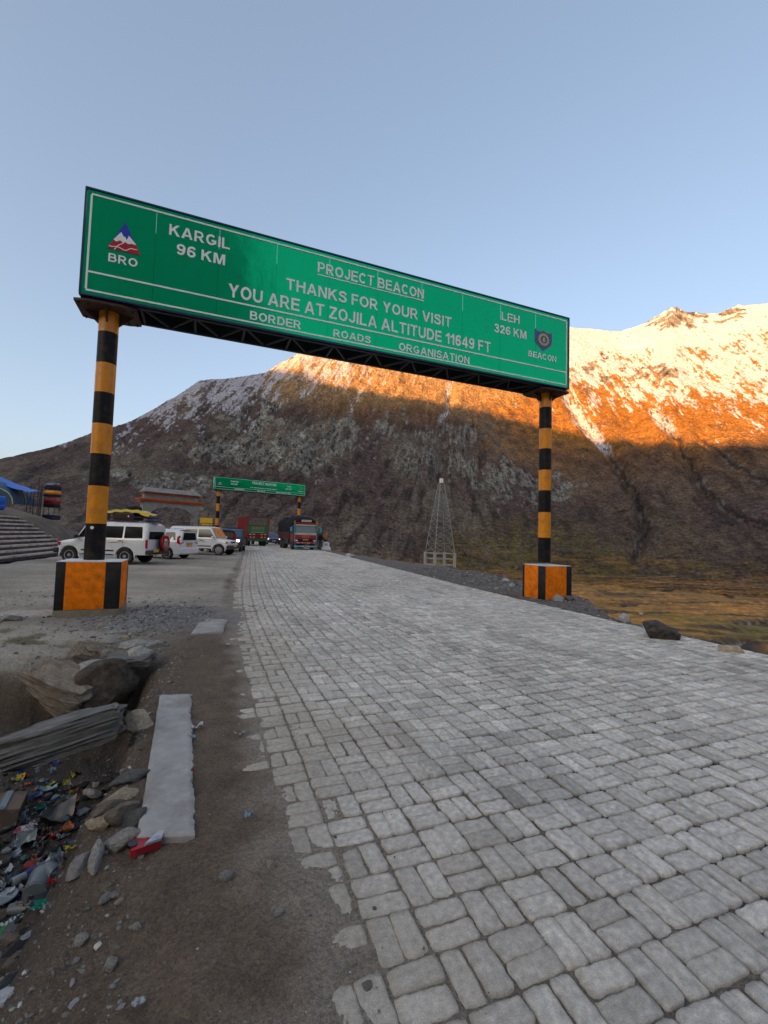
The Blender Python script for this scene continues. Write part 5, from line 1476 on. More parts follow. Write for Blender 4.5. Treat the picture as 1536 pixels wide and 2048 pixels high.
# ------------------------------------------------------------------ rocks, kerb, gravel
def rock_mat(name, c, c2, strata=0.0):
    m, nt, b = new_mat(name)
    tc = N(nt, 'TexCoord')
    n1 = N(nt, 'TexNoise', i_Scale=7.0, i_Detail=8.0, i_Roughness=0.7); nt.links.new(tc.outputs['Object'], n1.inputs['Vector'])
    mp = N(nt, 'Mapping'); mp.inputs['Scale'].default_value = (3, 3, 26); nt.links.new(tc.outputs['Object'], mp.inputs['Vector'])
    n2 = N(nt, 'TexNoise', i_Scale=1.6, i_Detail=6.0, i_Roughness=0.7); nt.links.new(mp.outputs[0], n2.inputs['Vector'])
    mx = N(nt, 'MixRGB'); mx.inputs[1].default_value = (*c, 1); mx.inputs[2].default_value = (*c2, 1)
    r = N(nt, 'MapRange', i_1=.35, i_2=.65); nt.links.new((n2 if strata else n1).outputs[0], r.inputs[0]); nt.links.new(r.outputs[0], mx.inputs[0])
    r2 = N(nt, 'MapRange', i_1=.3, i_2=.7, i_3=.7, i_4=1.3); nt.links.new(n1.outputs[0], r2.inputs[0])
    mu = N(nt, 'MixRGB', blend_type='MULTIPLY', i_0=1.0); nt.links.new(mx.outputs[0], mu.inputs[1]); nt.links.new(r2.outputs[0], mu.inputs[2])
    nt.links.new(mu.outputs[0], b.inputs['Base Color'])
    bp = N(nt, 'Bump', i_Strength=1.0, i_Distance=0.02); nt.links.new((n2 if strata else n1).outputs[0], bp.inputs['Height'])
    n4 = N(nt, 'TexNoise', i_Scale=60.0, i_Detail=6.0); nt.links.new(tc.outputs['Object'], n4.inputs['Vector'])
    bp2 = N(nt, 'Bump', i_Strength=1.0, i_Distance=0.006); nt.links.new(n4.outputs[0], bp2.inputs['Height']); nt.links.new(bp.outputs[0], bp2.inputs['Normal'])
    nt.links.new(bp2.outputs[0], b.inputs['Normal'])
    b.inputs['Roughness'].default_value = 0.9; b.inputs['Specular IOR Level'].default_value = 0.2
    return m
RK = {'grey': rock_mat('grey_rock', (0.26, 0.245, 0.225), (0.38, 0.355, 0.32)), 'pale': rock_mat('pale_rock', (0.34, 0.31, 0.27), (0.48, 0.45, 0.40)),
      'tan': rock_mat('tan_rock', (0.42, 0.32, 0.21), (0.54, 0.45, 0.33)), 'dark': rock_mat('dark_rock', (0.035, 0.032, 0.030), (0.10, 0.088, 0.074)),
      'slate': rock_mat('slate_rock', (0.10, 0.098, 0.09), (0.23, 0.22, 0.20), 1), 'layer': rock_mat('layered_rock', (0.15, 0.115, 0.082), (0.32, 0.26, 0.195), 1), 'earth': rock_mat('earth_clod', (0.05, 0.04, 0.032), (0.11, 0.085, 0.062))}

def rock_mesh(seed, cuts=7, sub=3, rough=0.10, layers=0):
    """angular stone about 1 m across, base near z=0"""
    rs = random.Random(seed)
    bm = bmesh.new()
    if layers:
        bmesh.ops.create_cube(bm, size=0.92); bmesh.ops.subdivide_edges(bm, edges=bm.edges[:], cuts=17, use_grid_fill=True)
    else:
        bmesh.ops.create_icosphere(bm, subdivisions=sub, radius=0.62)
    planes = []
    for _ in range(cuts):
        n = Vector((rs.uniform(-1, 1), rs.uniform(-1, 1), rs.uniform(-.8, 1))).normalized(); planes.append((n, rs.uniform(.28, .48) if not layers else rs.uniform(.42, .62)))
    off = Vector((rs.uniform(-50, 50), rs.uniform(-50, 50), rs.uniform(-50, 50)))
    for v in bm.verts:
        p = v.co.copy()
        for n, d in planes:
            k = p.dot(n) - d
            if k > 0: p -= n * k * .94
        p *= 1 + rough * mnoise.noise(p * 3 + off) + rough * .5 * mnoise.noise(p * 8 + off)
        if layers:
            q = mnoise.noise(Vector((p.x * .7, p.y * .7, p.z * layers * 2.2)) + off); q2 = mnoise.noise(Vector((p.x * 1.5, p.y * 1.5, p.z * layers * 6)) + off); p.x += .07 * q + .035 * q2; p.y += .06 * q + .05 * q2; p.z += .05 * mnoise.noise(Vector((p.x * 3, p.y * 3, 4)) + off)
        v.co = p
    me = bpy.data.meshes.new('rock'); bm.to_mesh(me); bm.free()
    me.polygons.foreach_set('use_smooth', [True] * len(me.polygons)); me.set_sharp_from_angle(angle=R(32))
    return me

def rock(label, kind, pos, size, rot=(0, 0, 0), seed=1, name='rock', sub=3, layers=0, sink=0.25, group=None, cat='rock', cuts=7):
    me = rock_mesh(seed, cuts, sub, 0.12, layers)
    o = link_mesh(name, me, RK[kind])
    o.scale = size; o.rotation_euler = [R(a) for a in rot]
    o.location = (pos[0], pos[1], pos[2] + size[2] * (0.5 - sink) * 0.8)
    tag(o, label, cat, group)
    return o

# concrete kerb slab left of the road
def slab(name, label, P, z0, z1, mat, seed):
    """rough-edged slab through a quad of ground points (left-near, left-far, right-far, right-near)"""
    rs = random.Random(seed)
    nu, nv = 110, 14
    G_ = []
    for i in range(nu + 1):
        row = []
        for j in range(nv + 1):
            u, v = i / nu, j / nv
            a = np.array(P[0]) * (1 - u) + np.array(P[1]) * u; b = np.array(P[3]) * (1 - u) + np.array(P[2]) * u
            p = a * (1 - v) + b * v
            e = (v == 1) * .016 + (v == 0) * .005 + (i in (0, nu)) * .025
            n = Vector((p[0] * 4, p[1] * 4, seed)); dx = .9 * mnoise.noise(n) + .7 * mnoise.noise(n * 6) + .5 * mnoise.noise(n * 17); dy = mnoise.noise(n + Vector((7, 3, 1)))
            z = z1 + .004 * mnoise.noise(Vector((p[0] * 9, p[1] * 9, 3))) + .0025 * mnoise.noise(Vector((p[0] * 45, p[1] * 45, 5)))
            if v in (0, 1) or i in (0, nu): z -= .012
            row.append((p[0] + e * dx, p[1] + e * dy, z))
        G_.append(row)
    m = MB(); V = m.grid(G_)
    border = [V[0][j] for j in range(nv + 1)] + [V[i][nv] for i in range(1, nu + 1)] + [V[nu][j] for j in range(nv - 1, -1, -1)] + [V[i][0] for i in range(nu - 1, 0, -1)]
    low = [m.bm.verts.new((v.co.x, v.co.y, z0)) for v in border]
    for k in range(len(border)):
        m.bm.faces.new((border[k], border[(k + 1) % len(border)], low[(k + 1) % len(border)], low[k]))
    o = m.build(name, mat, smooth=35); tag(o, label, 'kerb')
    return o
M_kerb = paint('pale_kerb_concrete', (0.38, 0.36, 0.34), 0.9, var=0.16, scale=7, dirt=(0.20, 0.17, 0.14), dirt_amt=0.6, bump=0.009, bscale=55, spec=0.2)
slab('kerb_slab', 'long pale concrete kerb slab between the rubbish ditch and the road', [(-1.20, 2.33), (-2.06, 4.28), (-1.79, 4.32), (-0.92, 2.36)], -0.65, 0.054, M_kerb, 3)
slab('kerb_slab', 'short pale concrete kerb end beside the road beyond the ditch', [(-2.86, 6.80), (-3.18, 8.0), (-2.72, 7.95), (-2.45, 7.0)], -0.2, 0.052, M_kerb, 9)

g = on_ground
rock('long slate coloured slab lying across the rubbish ditch', 'slate', at_y(96, 1480, 3.35), (.98, .46, .24), (-8, -13, 24), 11, layers=7, sink=.5, cuts=9, sub=4)
rock('rounded purplish boulder resting on the brown block at the ditch head', 'grey', at_y(196, 1336, 5.25), (.50, .36, .28), (10, 6, 20), 12, sink=.5)
rock('brown layered block jutting out of the earth wall above the ditch', 'layer', at_y(122, 1372, 5.0), (.78, .42, .32), (12, 22, -14), 13, layers=5, sink=.5, sub=4)
rock('upright grey brown slab leaning behind the rounded boulder', 'layer', at_y(160, 1322, 5.45), (.32, .26, .46), (10, 28, 30), 14, layers=4, sink=.5)
rock('dark earthy boulder below the flat ledge at the ditch head', 'earth', at_y(225, 1372, 5.2), (.66, .5, .52), (0, 0, 40), 15, sink=.5)
rock('flat dark ledge stone capping the earthy boulder', 'slate', at_y(252, 1320, 5.45), (.62, .36, .12), (4, -4, 10), 16, layers=3, sink=.5)
rock('pale angular stone on top of the dark ledge', 'pale', at_y(277, 1305, 5.55), (.30, .22, .17), (5, -8, 20), 17, sink=.45)
rock('long grey stone behind the dark ledge', 'grey', g(268, 1294), (.40, .20, .14), (0, 0, 8), 18)
rock('small tan stone standing at the ditch head', 'tan', g(251, 1281), (.09, .08, .10), (0, 0, 0), 19)
rock('grey stone right of the ditch head near the dark soil', 'grey', g(306, 1294), (.22, .18, .14), (0, 10, 30), 20)
rock('grey stone left of the ditch head beside the teal scrap', 'grey', g(226, 1286), (.14, .12, .10), (0, 0, 50), 21)
rock('rough pale brown stone against the kerb slab top end', 'tan', g(281, 1452), (.20, .16, .15), (0, 20, 10), 22)
rock('small tan stone beside the rough pale stone', 'tan', g(258, 1438), (.08, .07, .07), (0, 0, 10), 23)
rock('smooth grey stone below the rough pale stone', 'grey', g(246, 1466), (.15, .10, .09), (0, 20, 35), 24)
for k, (x, y, kd, sz, lab) in enumerate([(184, 1592, 'pale', (.15, .10, .08), 'pale oval stone at the edge of the rubbish'), (238, 1603, 'tan', (.22, .10, .09), 'tan stone topmost of the pile beside the kerb slab'),
        (226, 1622, 'layer', (.24, .10, .07), 'narrow brown stone slanting in the pile beside the kerb slab'), (246, 1628, 'layer', (.25, .15, .10), 'largest brown stone of the pile beside the kerb slab'),
        (203, 1646, 'tan', (.17, .11, .08), 'orange tan stone below the pile beside the kerb slab'), (240, 1690, 'grey', (.20, .13, .09), 'brown grey stone beside the lower end of the kerb slab'),
        (262, 1560, 'slate', (.20, .10, .07), 'slaty stone touching the kerb slab above the pile'), (262, 1640, 'slate', (.13, .12, .07), 'dark flat stone between pile and kerb slab'),
        (158, 1738, 'grey', (.14, .09, .06), 'grey stone at the lower rim of the ditch'), (193, 1722, 'pale', (.17, .06, .06), 'long pale stone at the lower rim of the ditch'),
        (192, 1574, 'pale', (.06, .05, .05), 'small white stone above the pale oval stone'), (222, 1566, 'dark', (.11, .08, .07), 'dark stone above the stone pile by the kerb slab')]):
    rock(lab, kd, g(x, y), sz, (10, 15, 20 + 31 * k), 30 + k, sink=.3)
for k, (x, y, kd, sz, lab) in enumerate([(452, 1757, 'grey', .045, 'round grey pebble alone on the brown dirt'), (557, 1828, 'pale', .036, 'pale pebble with a pointed top near the paving'), (540, 1733, 'pale', .04, 'flat white pebble near the paving edge'),
        (229, 1796, 'grey', .032, 'grey pebble of the pair on the lower left dirt'), (239, 1806, 'tan', .028, 'tan pebble of the pair on the lower left dirt'), (208, 1802, 'grey', .045, 'flat grey stone beside the pebble pair'),
        (273, 1858, 'pale', .032, 'rounded pinkish pebble low on the dirt'), (262, 1858, 'pale', .022, 'slim pale pebble touching the pinkish pebble'), (733, 1976, 'grey', .034, 'grey pebble resting on the paving at the bottom'),
        (220, 1935, 'pale', .042, 'chalky white broken stone low on the dirt'), (163, 1885, 'pale', .045, 'pale flat stone on the lower left gravel')]):
    rock(lab, kd, g(x, y), (sz * 1.2, sz, sz * .8), (0, 0, 50 * k), 60 + k, name='pebble', sub=2, sink=.25, cat='pebble', cuts=4)
# right-hand verge
rock('big dark pointed boulder at the right edge of the paved road', 'dark', at_y(1322, 1272, 7.75), (.62, .52, .44), (0, 14, 25), 81, sink=.42, sub=4)
rock('pale reddish rock on the grassy slope right of the dark boulder', 'tan', g(1462, 1304), (.34, .26, .16), (0, 0, 10), 82)
rock('pale rock on the slope beyond the dark boulder', 'pale', g(1282, 1231), (.50, .36, .25), (0, 0, 40), 83)
rock('white topped stone on the shoulder below the right pedestal', 'pale', g(1246, 1243), (.42, .22, .2), (0, 0, 60), 84)
rock('small white stone on the verge behind the right pedestal', 'pale', g(1024, 1173), (.30, .2, .16), (0, 0, 60), 85)
rock('flat pale slab lying left of the left pedestal', 'pale', g(62, 1232), (.95, .48, .10), (2, 0, 8), 86, sub=4, layers=2)
rock('grey stone left of the flat pale slab', 'grey', g(20, 1240), (.3, .22, .14), (0, 0, 8), 87)
rock('pink tan stone in front of the left pedestal', 'tan', g(200, 1252), (.09, .08, .09), (0, 0, 8), 88)
rock('small pale stone in front of the left pedestal', 'pale', g(211, 1258), (.13, .08, .06), (0, 0, 8), 89)
rock('pale pebble on the far road verge past the paving', 'pale', g(701, 1114), (.6, .4, .35), (0, 0, 8), 90)

def scatter_stuff(name, pts, sizes, cols, seed, flat=.65):
    """one object of many small stones; pts (n,3)"""
    rs = np.random.RandomState(seed)
    bm = bmesh.new(); bmesh.ops.create_icosphere(bm, subdivisions=1, radius=.5)
    base = np.array([v.co[:] for v in bm.verts]); faces = np.array([[v.index for v in f.verts] for f in bm.faces]); bm.free()
    n = len(pts); k = len(base)
    V = np.repeat(base[None], n, 0) * (1 + .35 * rs.randn(n, k, 1) * .6)
    V *= np.stack([1 + .3 * rs.randn(n), 1 + .25 * rs.randn(n), flat + .15 * rs.randn(n)], -1)[:, None, :]
    a = rs.rand(n) * 6.28; c, s = np.cos(a)[:, None], np.sin(a)[:, None]
    x = V[..., 0] * c - V[..., 1] * s; y = V[..., 0] * s + V[..., 1] * c
    V = np.stack([x, y, V[..., 2]], -1) * sizes[:, None, None] + pts[:, None, :]
    V[..., 2] += sizes[:, None] * .12
    F = (faces[None] + (np.arange(n) * k)[:, None, None]).reshape(-1, 3)
    C = np.repeat(cols[:, None, :], k, 1).reshape(-1, 3)
    me = np_mesh(name, V.reshape(-1, 3), F, C, smooth=False)
    o = link_mesh(name, me, vcol_mat(name + '_stone', [('n', 40, .3, .7, .7, 1.3)], [('n', 120, .004)], .9, .2))
    tag(o, kind='stuff')
    return o
rs = np.random.RandomState(21)
def ring_pts(n, fx, fy, keep):
    x = fx(n); y = fy(n); m = keep(x, y); x, y = x[m], y[m]
    return np.stack([x, y, near_height(x.copy(), y.copy())], -1)
# gravel on the ditch side, the lower-left dirt, round both pedestals and on the right verge
tA = lambda x, y: road_t(x, y)
P1 = ring_pts(26000, lambda n: rs.uniform(-4.2, -.1, n), lambda n: rs.uniform(1.2, 6.6, n), lambda x, y: (tA(x, y) < -.65) & (rs.rand(len(x)) < np.clip(.16 + .9 * np.exp(-(poly_sd(x, y, DITCH) / .35) ** 2), 0, 1)) & ~((poly_sd(x, y, np.array([(-1.22, 2.3), (-2.08, 4.3), (-1.77, 4.34), (-.9, 2.33)])) < .02)))
P2 = ring_pts(1500, lambda n: rs.normal(-3.85, .75, n), lambda n: rs.normal(8.1, .75, n), lambda x, y: tA(x, y) < -.3)
P3 = ring_pts(5200, lambda n: rs.uniform(1.5, 9, n), lambda n: rs.uniform(4.5, 24, n), lambda x, y: (tA(x, y) > ROAD_W + .1) & (tA(x, y) < ROAD_W + 3.8))
P4 = ring_pts(2600, lambda n: rs.uniform(-9, -2.4, n), lambda n: rs.uniform(5.6, 11, n), lambda x, y: (tA(x, y) < -.6) & (rs.rand(len(x)) < .55))
P6 = ring_pts(1500, lambda n: rs.uniform(4.5, 26, n), lambda n: rs.uniform(5, 30, n), lambda x, y: (tA(x, y) > ROAD_W + .4) & (rs.rand(len(x)) < np.clip(1.1 - (tA(x, y) - ROAD_W) / 16, .05, 1)))
P7 = ring_pts(3600, lambda n: rs.uniform(-2.6, 3, n), lambda n: rs.uniform(1.2, 7, n), lambda x, y: (tA(x, y) > -1.1) & (rs.rand(len(x)) < np.exp(-np.clip(tA(x, y), 0, 9) / .55)))
P7[:, 2] = np.where(tA(P7[:, 0], P7[:, 1]) > -.2, np.maximum(P7[:, 2], .003), P7[:, 2])
for P, lo, hi, sd in ((P1, .005, .028, 1), (P2, .02, .06, 2), (P3, .025, .13, 3), (P4, .012, .06, 4), (P6, .05, .42, 5), (P7, .004, .016, 6)):
    n = len(P); sz = lo + (hi - lo) * rs.rand(n) ** 3.5
    tone = np.exp(rs.randn(n) * .38)[:, None]
    cols = (np.array([.19, .18, .165])[None] + rs.randn(n, 3) * .006) * tone
    scatter_stuff('gravel', P, sz, np.clip(cols, .03, .6), 100 + sd)

# ------------------------------------------------------------------ litter
def lit_mat(name, c, c2=None, rough=.35):
    m, nt, b = new_mat(name)
    tc = N(nt, 'TexCoord'); n1 = N(nt, 'TexNoise', i_Scale=9.0, i_Detail=3.0); nt.links.new(tc.outputs['Object'], n1.inputs['Vector'])
    r = N(nt, 'MapRange', i_1=.48, i_2=.54); nt.links.new(n1.outputs[0], r.inputs[0])
    mx = N(nt, 'MixRGB'); mx.inputs[1].default_value = (*[v * .72 for v in c], 1); mx.inputs[2].default_value = (*[v * .6 for v in (c2 or c)], 1)
    nt.links.new(r.outputs[0], mx.inputs[0]); nt.links.new(mx.outputs[0], b.inputs['Base Color'])
    b.inputs['Roughness'].default_value = rough
    return m
LM = {'red': lit_mat('red_wrapper', (.45, .015, .03), (.32, .01, .02)), 'green': lit_mat('green_wrapper', (.03, .36, .04), (.02, .28, .05)), 'blue': lit_mat('blue_wrapper', (.015, .05, .30), (.03, .12, .4)),
      'white': lit_mat('white_wrapper', (.55, .56, .58), (.42, .45, .50)), 'yellow': lit_mat('yellow_wrapper', (.50, .40, .03), (.36, .34, .05)), 'grey': lit_mat('grey_plastic', (.14, .16, .17), (.20, .23, .24)),
      'teal': lit_mat('teal_strip', (.03, .32, .24), (.02, .22, .2)), 'pink': lit_mat('pink_wrapper', (.55, .10, .16), (.45, .25, .25)), 'orange': lit_mat('orange_wrapper', (.5, .13, .03), (.5, .2, .05)),
      'brown': lit_mat('brown_paper', (.24, .17, .12), (.20, .14, .1), .8), 'black': lit_mat('black_plastic_bag', (.015, .017, .02), (.03, .035, .04), .3), 'clear': lit_mat('cloudy_plastic', (.30, .34, .36), (.22, .25, .28), .2),
      'mixed': lit_mat('blue_white_wrapper', (.5, .52, .56), (.03, .12, .35)), 'cyan': lit_mat('pale_blue_wrapper', (.25, .42, .5), (.4, .5, .55))}
def crumple(seed, w, h, amp, thick=.0015, n=10, fold=.5):
    r_ = random.Random(seed); off = Vector((r_.uniform(0, 90), r_.uniform(0, 90), r_.uniform(0, 90)))
    lines = [(r_.uniform(0, 6.28), r_.uniform(-.3, .3), r_.uniform(.3, 1.0) * fold) for _ in range(4)]
    m = MB(); Pp = []
    for i in range(n + 1):
        row = []
        for j in range(n + 1):
            u, v = i / n - .5, j / n - .5
            z = 0
            for a, d, f in lines:
                z += abs((u * math.cos(a) + v * math.sin(a)) - d) * f * min(w, h)
            z += amp * mnoise.noise(Vector((u * 5, v * 5, 0)) + off) + amp * .5 * mnoise.noise(Vector((u * 13, v * 13, 2)) + off)
            row.append((u * w * (1 - .12 * abs(v)), v * h * (1 - .1 * abs(u)), z))
        Pp.append(row)
    m.grid(Pp)
    lo = min(v.co.z for v in m.bm.verts)
    for v in m.bm.verts: v.co.z -= lo
    return m
def litter(name, label, mat, pos, w, h, amp=.015, rot=(0, 0, 0), seed=1, group=None, fold=.5, cat='litter'):
    w *= .56; h *= .56; amp *= .9; fold *= 1.3
    o = crumple(seed, w, h, amp, fold=fold).build(name, LM[mat], smooth=40)
    o.location = (pos[0], pos[1], pos[2] + .006); o.rotation_euler = [R(a) for a in rot]
    tag(o, label, cat, group); return o
# things one can tell apart
c = empty('paper_carton', g(290, 1704) + Vector((0, 0, .015)), R(35)); tag(c, 'crushed red and white carton at the lower end of the kerb slab', 'carton')
m = MB(); m.prism([(-.075, -.04, .0), (.06, -.045, .0), (.085, .02, .0), (.05, .06, .0), (-.06, .05, 0)], (.008, .004, .03)); m.build('carton_body', LM['red'], c)
MB().prism([(-.01, -.040, .034), (.065, -.04, .034), (.088, .022, .034), (.06, .03, .034)], (.0, .0, .012)).build('white_flap', LM['white'], c)
MB().prism([(-.055 + .022 * math.cos(k * .52), .012 + .026 * math.sin(k * .52), .0335) for k in range(12)], (0, 0, .0025)).build('dark_print', LM['black'], c)
c = empty('snack_packet', g(26, 1862) + Vector((0, 0, .02)), R(42)); tag(c, 'bright green snack packet with white lettering at the left edge', 'packet')
m = crumple(4, .20, .09, .012, fold=.15); o = m.build('packet_body', LM['green'], c, smooth=40)
m = MB(); r_ = random.Random(2)
for k in range(6): m.box((-.055 + k * .02, r_.uniform(-.006, .006), .040 + .002 * k), (.012, .035, .004), Matrix.Rotation(r_.uniform(-.3, .3), 3, 'Z'))
m.build('white_lettering', LM['white'], c)
c = empty('plastic_bottle', g(60, 1762) + Vector((0, 0, .05)), R(60)); tag(c, 'crumpled clear plastic bottle with dark blue label and cap', 'bottle')
MB().lathe([(.0, -.11), (.028, -.11), (.034, -.09), (.031, -.04), (.034, .0), (.030, .05), (.033, .08), (.016, .13), (.013, .15)], axis='X', seg=14).build('bottle_body', LM['clear'], c, smooth=50)
MB().lathe([(.0355, -.03), (.036, .04)], axis='X', seg=14).build('label_sleeve', LM['blue'], c, smooth=50)
MB().lathe([(.016, .15), (.016, .172), (0, .172)], axis='X', seg=10).build('bottle_cap', LM['blue'], c)
c = empty('plastic_cup', g(38, 1826) + Vector((0, 0, .03)), R(15)); tag(c, 'grey plastic cup lying on its side at the rim of the rubbish', 'cup')
MB().lathe([(.0, -.06), (.032, -.06), (.046, .05), (.050, .052), (.046, .054), (.034, -.05)], axis='X', seg=20).build('cup_body', LM['grey'], c, smooth=40)
c = empty('tin_can', g(103, 1752) + Vector((0, 0, .03)), R(-30)); tag(c, 'dented grey tin can in the rubbish beside the ditch rim', 'can')
MB().lathe([(0, -.045), (.03, -.045), (.033, -.04), (.033, .04), (.03, .045), (0, .045)], axis='X', seg=18).build('can_body', LM['grey'], c, smooth=40)
c = empty('cardboard_box', g(8, 1650) + Vector((0, 0, .02)), R(28)); tag(c, 'brown cardboard box half in view at the left edge of the ditch', 'box')
MB().box((0, 0, .09), (.24, .30, .18), Matrix.Rotation(.15, 3, 'Y'), bevel=.006).build('box_body', LM['brown'], c); MB().box((.0, .0, .188), (.05, .31, .004), Matrix.Rotation(.15, 3, 'Y')).build('tape_strip', LM['clear'], c)
c = empty('plastic_bucket', g(80, 1790) + Vector((0, 0, .03)), R(100)); tag(c, 'dull cracked plastic tub lying in the rubbish near the rim', 'tub')
MB().lathe([(.0, -.05), (.06, -.05), (.085, .06), (.092, .06), (.088, .066), (.065, -.04)], axis='X', seg=22).build('tub_body', LM['grey'], c, smooth=40)
c = empty('round_lid', g(6, 1806) + Vector((0, 0, .03)), 0); tag(c, 'cloudy round plastic lid at the left edge of the ditch', 'lid')
MB().lathe([(0, .006), (.07, .006), (.078, 0), (.082, .004), (.078, .01), (0, .01)], seg=24).build('lid_disc', LM['clear'], c, smooth=40)
for nm, lab, mt, x, y, w, h, rot, sd in [
    ('carton_packet', 'tall white and blue carton standing in the rubbish at the left edge', 'mixed', 18, 1722, .20, .12, (50, 10, 80), 5), ('plastic_bag', 'clear grey plastic bag draped beside the blue carton', 'clear', 50, 1690, .26, .22, (15, 0, 20), 6),
    ('wrapper', 'bright red wrapper below the clear grey bag', 'red', 68, 1712, .16, .10, (20, 10, 30), 7), ('wrapper', 'white and pale blue packet lying on the dark rubbish', 'cyan', 95, 1584, .26, .13, (10, 5, 20), 8),
    ('wrapper', 'yellow green wrapper above the white packet', 'yellow', 97, 1575, .15, .12, (20, 0, 70), 9), ('wrapper', 'upright yellow wrapper with red corner near the ditch slope', 'yellow', 134, 1568, .12, .10, (60, 0, 20), 10),
    ('wrapper', 'blue and orange wrapper left of the white packet', 'blue', 68, 1600, .22, .10, (20, 0, 40), 11), ('wrapper', 'pale yellow crumpled sheet at the dark ditch back', 'yellow', 40, 1562, .18, .13, (30, 0, 10), 12),
    ('wrapper', 'pink and blue wrapper at the far left of the rubbish', 'pink', 12, 1602, .20, .12, (25, 0, 10), 13), ('plastic_bag', 'black plastic bag spread in the middle of the rubbish', 'black', 110, 1650, .44, .36, (5, 8, 30), 14),
    ('wrapper', 'pinkish torn paper below the black bag', 'pink', 44, 1668, .20, .10, (15, 0, 10), 15), ('wrapper', 'crimson scrap beside the ditch wall', 'red', 124, 1700, .08, .06, (25, 0, 10), 16),
    ('wrapper', 'yellow scrap against the ditch wall', 'yellow', 140, 1706, .10, .05, (10, 0, 10), 17), ('wrapper', 'orange round wrapper in front of the red one', 'orange', 68, 1722, .09, .07, (20, 0, 0), 18),
    ('wrapper', 'red pointed scrap below the bottle', 'red', 52, 1778, .10, .05, (30, 0, 40), 19), ('wrapper', 'small red scrap beside the plastic tub', 'red', 104, 1772, .07, .05, (20, 0, 0), 20),
    ('strip', 'teal plastic strip curled below the slate slab', 'teal', 176, 1502, .24, .05, (20, 0, 30), 21), ('wrapper', 'teal scrap on the gravel by the upright slab', 'teal', 183, 1298, .22, .07, (25, 0, -40), 22),
    ('wrapper', 'blue wrapper in the dark hollow under the slab', 'blue', 110, 1530, .16, .08, (20, 0, 20), 23), ('wrapper', 'pale grey torn wrapper on the dirt by the kerb slab', 'white', 394, 1461, .15, .08, (5, 0, 25), 24),
    ('wrapper', 'pale blue small wrapper beside the torn one', 'cyan', 384, 1480, .10, .06, (5, 0, -30), 25), ('wrapper', 'cream wrapper lying on the dusty paving edge', 'white', 478, 1476, .14, .06, (3, 0, 10), 26),
    ('wrapper', 'tiny bright pink wrapper on the brown dirt', 'pink', 385, 1546, .03, .025, (30, 0, 10), 27), ('wrapper', 'pale wrapper on the dirt near the far kerb end', 'white', 456, 1292, .12, .06, (3, 0, 10), 28),
    ('wrapper', 'teal torn wrapper on the paving edge', 'cyan', 497, 1637, .08, .06, (5, 0, 10), 29), ('wrapper', 'white shredded tissue low on the dirt', 'white', 276, 2016, .07, .05, (5, 0, 50), 31)]:
    litter(nm, lab, mt, g(x, y), w, h, .018, rot, sd, fold=.45)
r_ = random.Random(77); cnt = {}
for k in range(120):
    x = r_.uniform(0, 170); y = r_.uniform(1545, 1830)
    if x > 175 - (y - 1545) * .28 - (40 if y > 1780 else 0): x *= .5
    mt = r_.choice(['red', 'blue', 'white', 'white', 'yellow', 'grey', 'grey', 'pink', 'orange', 'brown', 'brown', 'black', 'black', 'clear', 'clear', 'mixed', 'cyan', 'teal'])
    p = g(x, y)
    litter('wrapper', 'small crumpled ' + {'grey': 'grey plastic', 'clear': 'cloudy plastic', 'brown': 'brown paper', 'black': 'black plastic', 'mixed': 'blue and white', 'cyan': 'pale blue'}.get(mt, mt) + ' scrap in the rubbish ditch', mt, p, r_.uniform(.05, .15), r_.uniform(.03, .10), .02,
           (r_.uniform(0, 45), r_.uniform(-20, 20), r_.uniform(0, 360)), 200 + k, group={'grey': 'grey', 'clear': 'cloudy', 'mixed': 'blue and white', 'cyan': 'pale blue'}.get(mt, mt) + ' scraps in the rubbish ditch', fold=.6)
n = 1500
P5 = ring_pts(n * 4, lambda q: rs.uniform(-4.4, -1.3, q), lambda q: rs.uniform(1.5, 4.6, q), lambda x, y: (poly_sd(x, y, DITCH) < -.12))[:n]
pal = np.array([(.02, .02, .022), (.03, .035, .04), (.10, .11, .11), (.22, .23, .24), (.07, .055, .045), (.12, .09, .07), (.04, .07, .12), (.2, .04, .04), (.05, .12, .10), (.35, .35, .35)])
scatter_stuff('rubbish', P5, .03 + .09 * rs.rand(len(P5)) ** 2, pal[rs.choice(len(pal), len(P5), p=[.24, .18, .14, .08, .14, .1, .04, .03, .03, .02])], 130, flat=.3)

# ------------------------------------------------------------------ stairs, bank camp
M_tread = paint('worn_tan_concrete', (0.50, 0.44, 0.35), 0.9, var=0.3, scale=3, dirt=(0.14, 0.10, 0.09), dirt_amt=0.7, bump=0.01, bscale=20, spec=0.2)
M_riser = paint('dark_riser_paint', (0.075, 0.062, 0.082), 0.85, var=0.4, scale=4, dirt=(0.2, 0.17, 0.15), dirt_amt=0.5, bump=0.008, bscale=20, spec=0.2)
ang = math.atan2(STAIR_U[1], STAIR_U[0])
st = empty('staircase', (STAIR_O[0], STAIR_O[1], 0), ang); tag(st, 'wide concrete steps with dark risers climbing the bank at the left', 'stairs')
for k in range(10):                    # local x along the steps, +y up the bank
    e = empty('step', (0, 0, 0)); e.parent = st
    s0, s1 = -9.0, 9.25 + .05 * math.sin(k * 2.1)
    z = .215 * (k + 1); y0 = .33 * k
    MB().box(((s0 + s1) / 2, y0 + .22, z - .045), (s1 - s0, .46, .09), bevel=.012).build('tread', M_tread, e)
    MB().box(((s0 + s1) / 2, y0 + .10, z - .16), (s1 - s0 - .04, .16, .14)).build('riser', M_riser, e)
M_tarpb = paint('bright_blue_tarpaulin', (0.006, 0.11, 0.55), 0.4, var=0.15, scale=3, bump=0.01, bscale=8)
M_tentb = paint('grey_blue_tent_cloth', (0.02, 0.07, 0.13), 0.6, var=0.25, scale=3, bump=0.01, bscale=10)
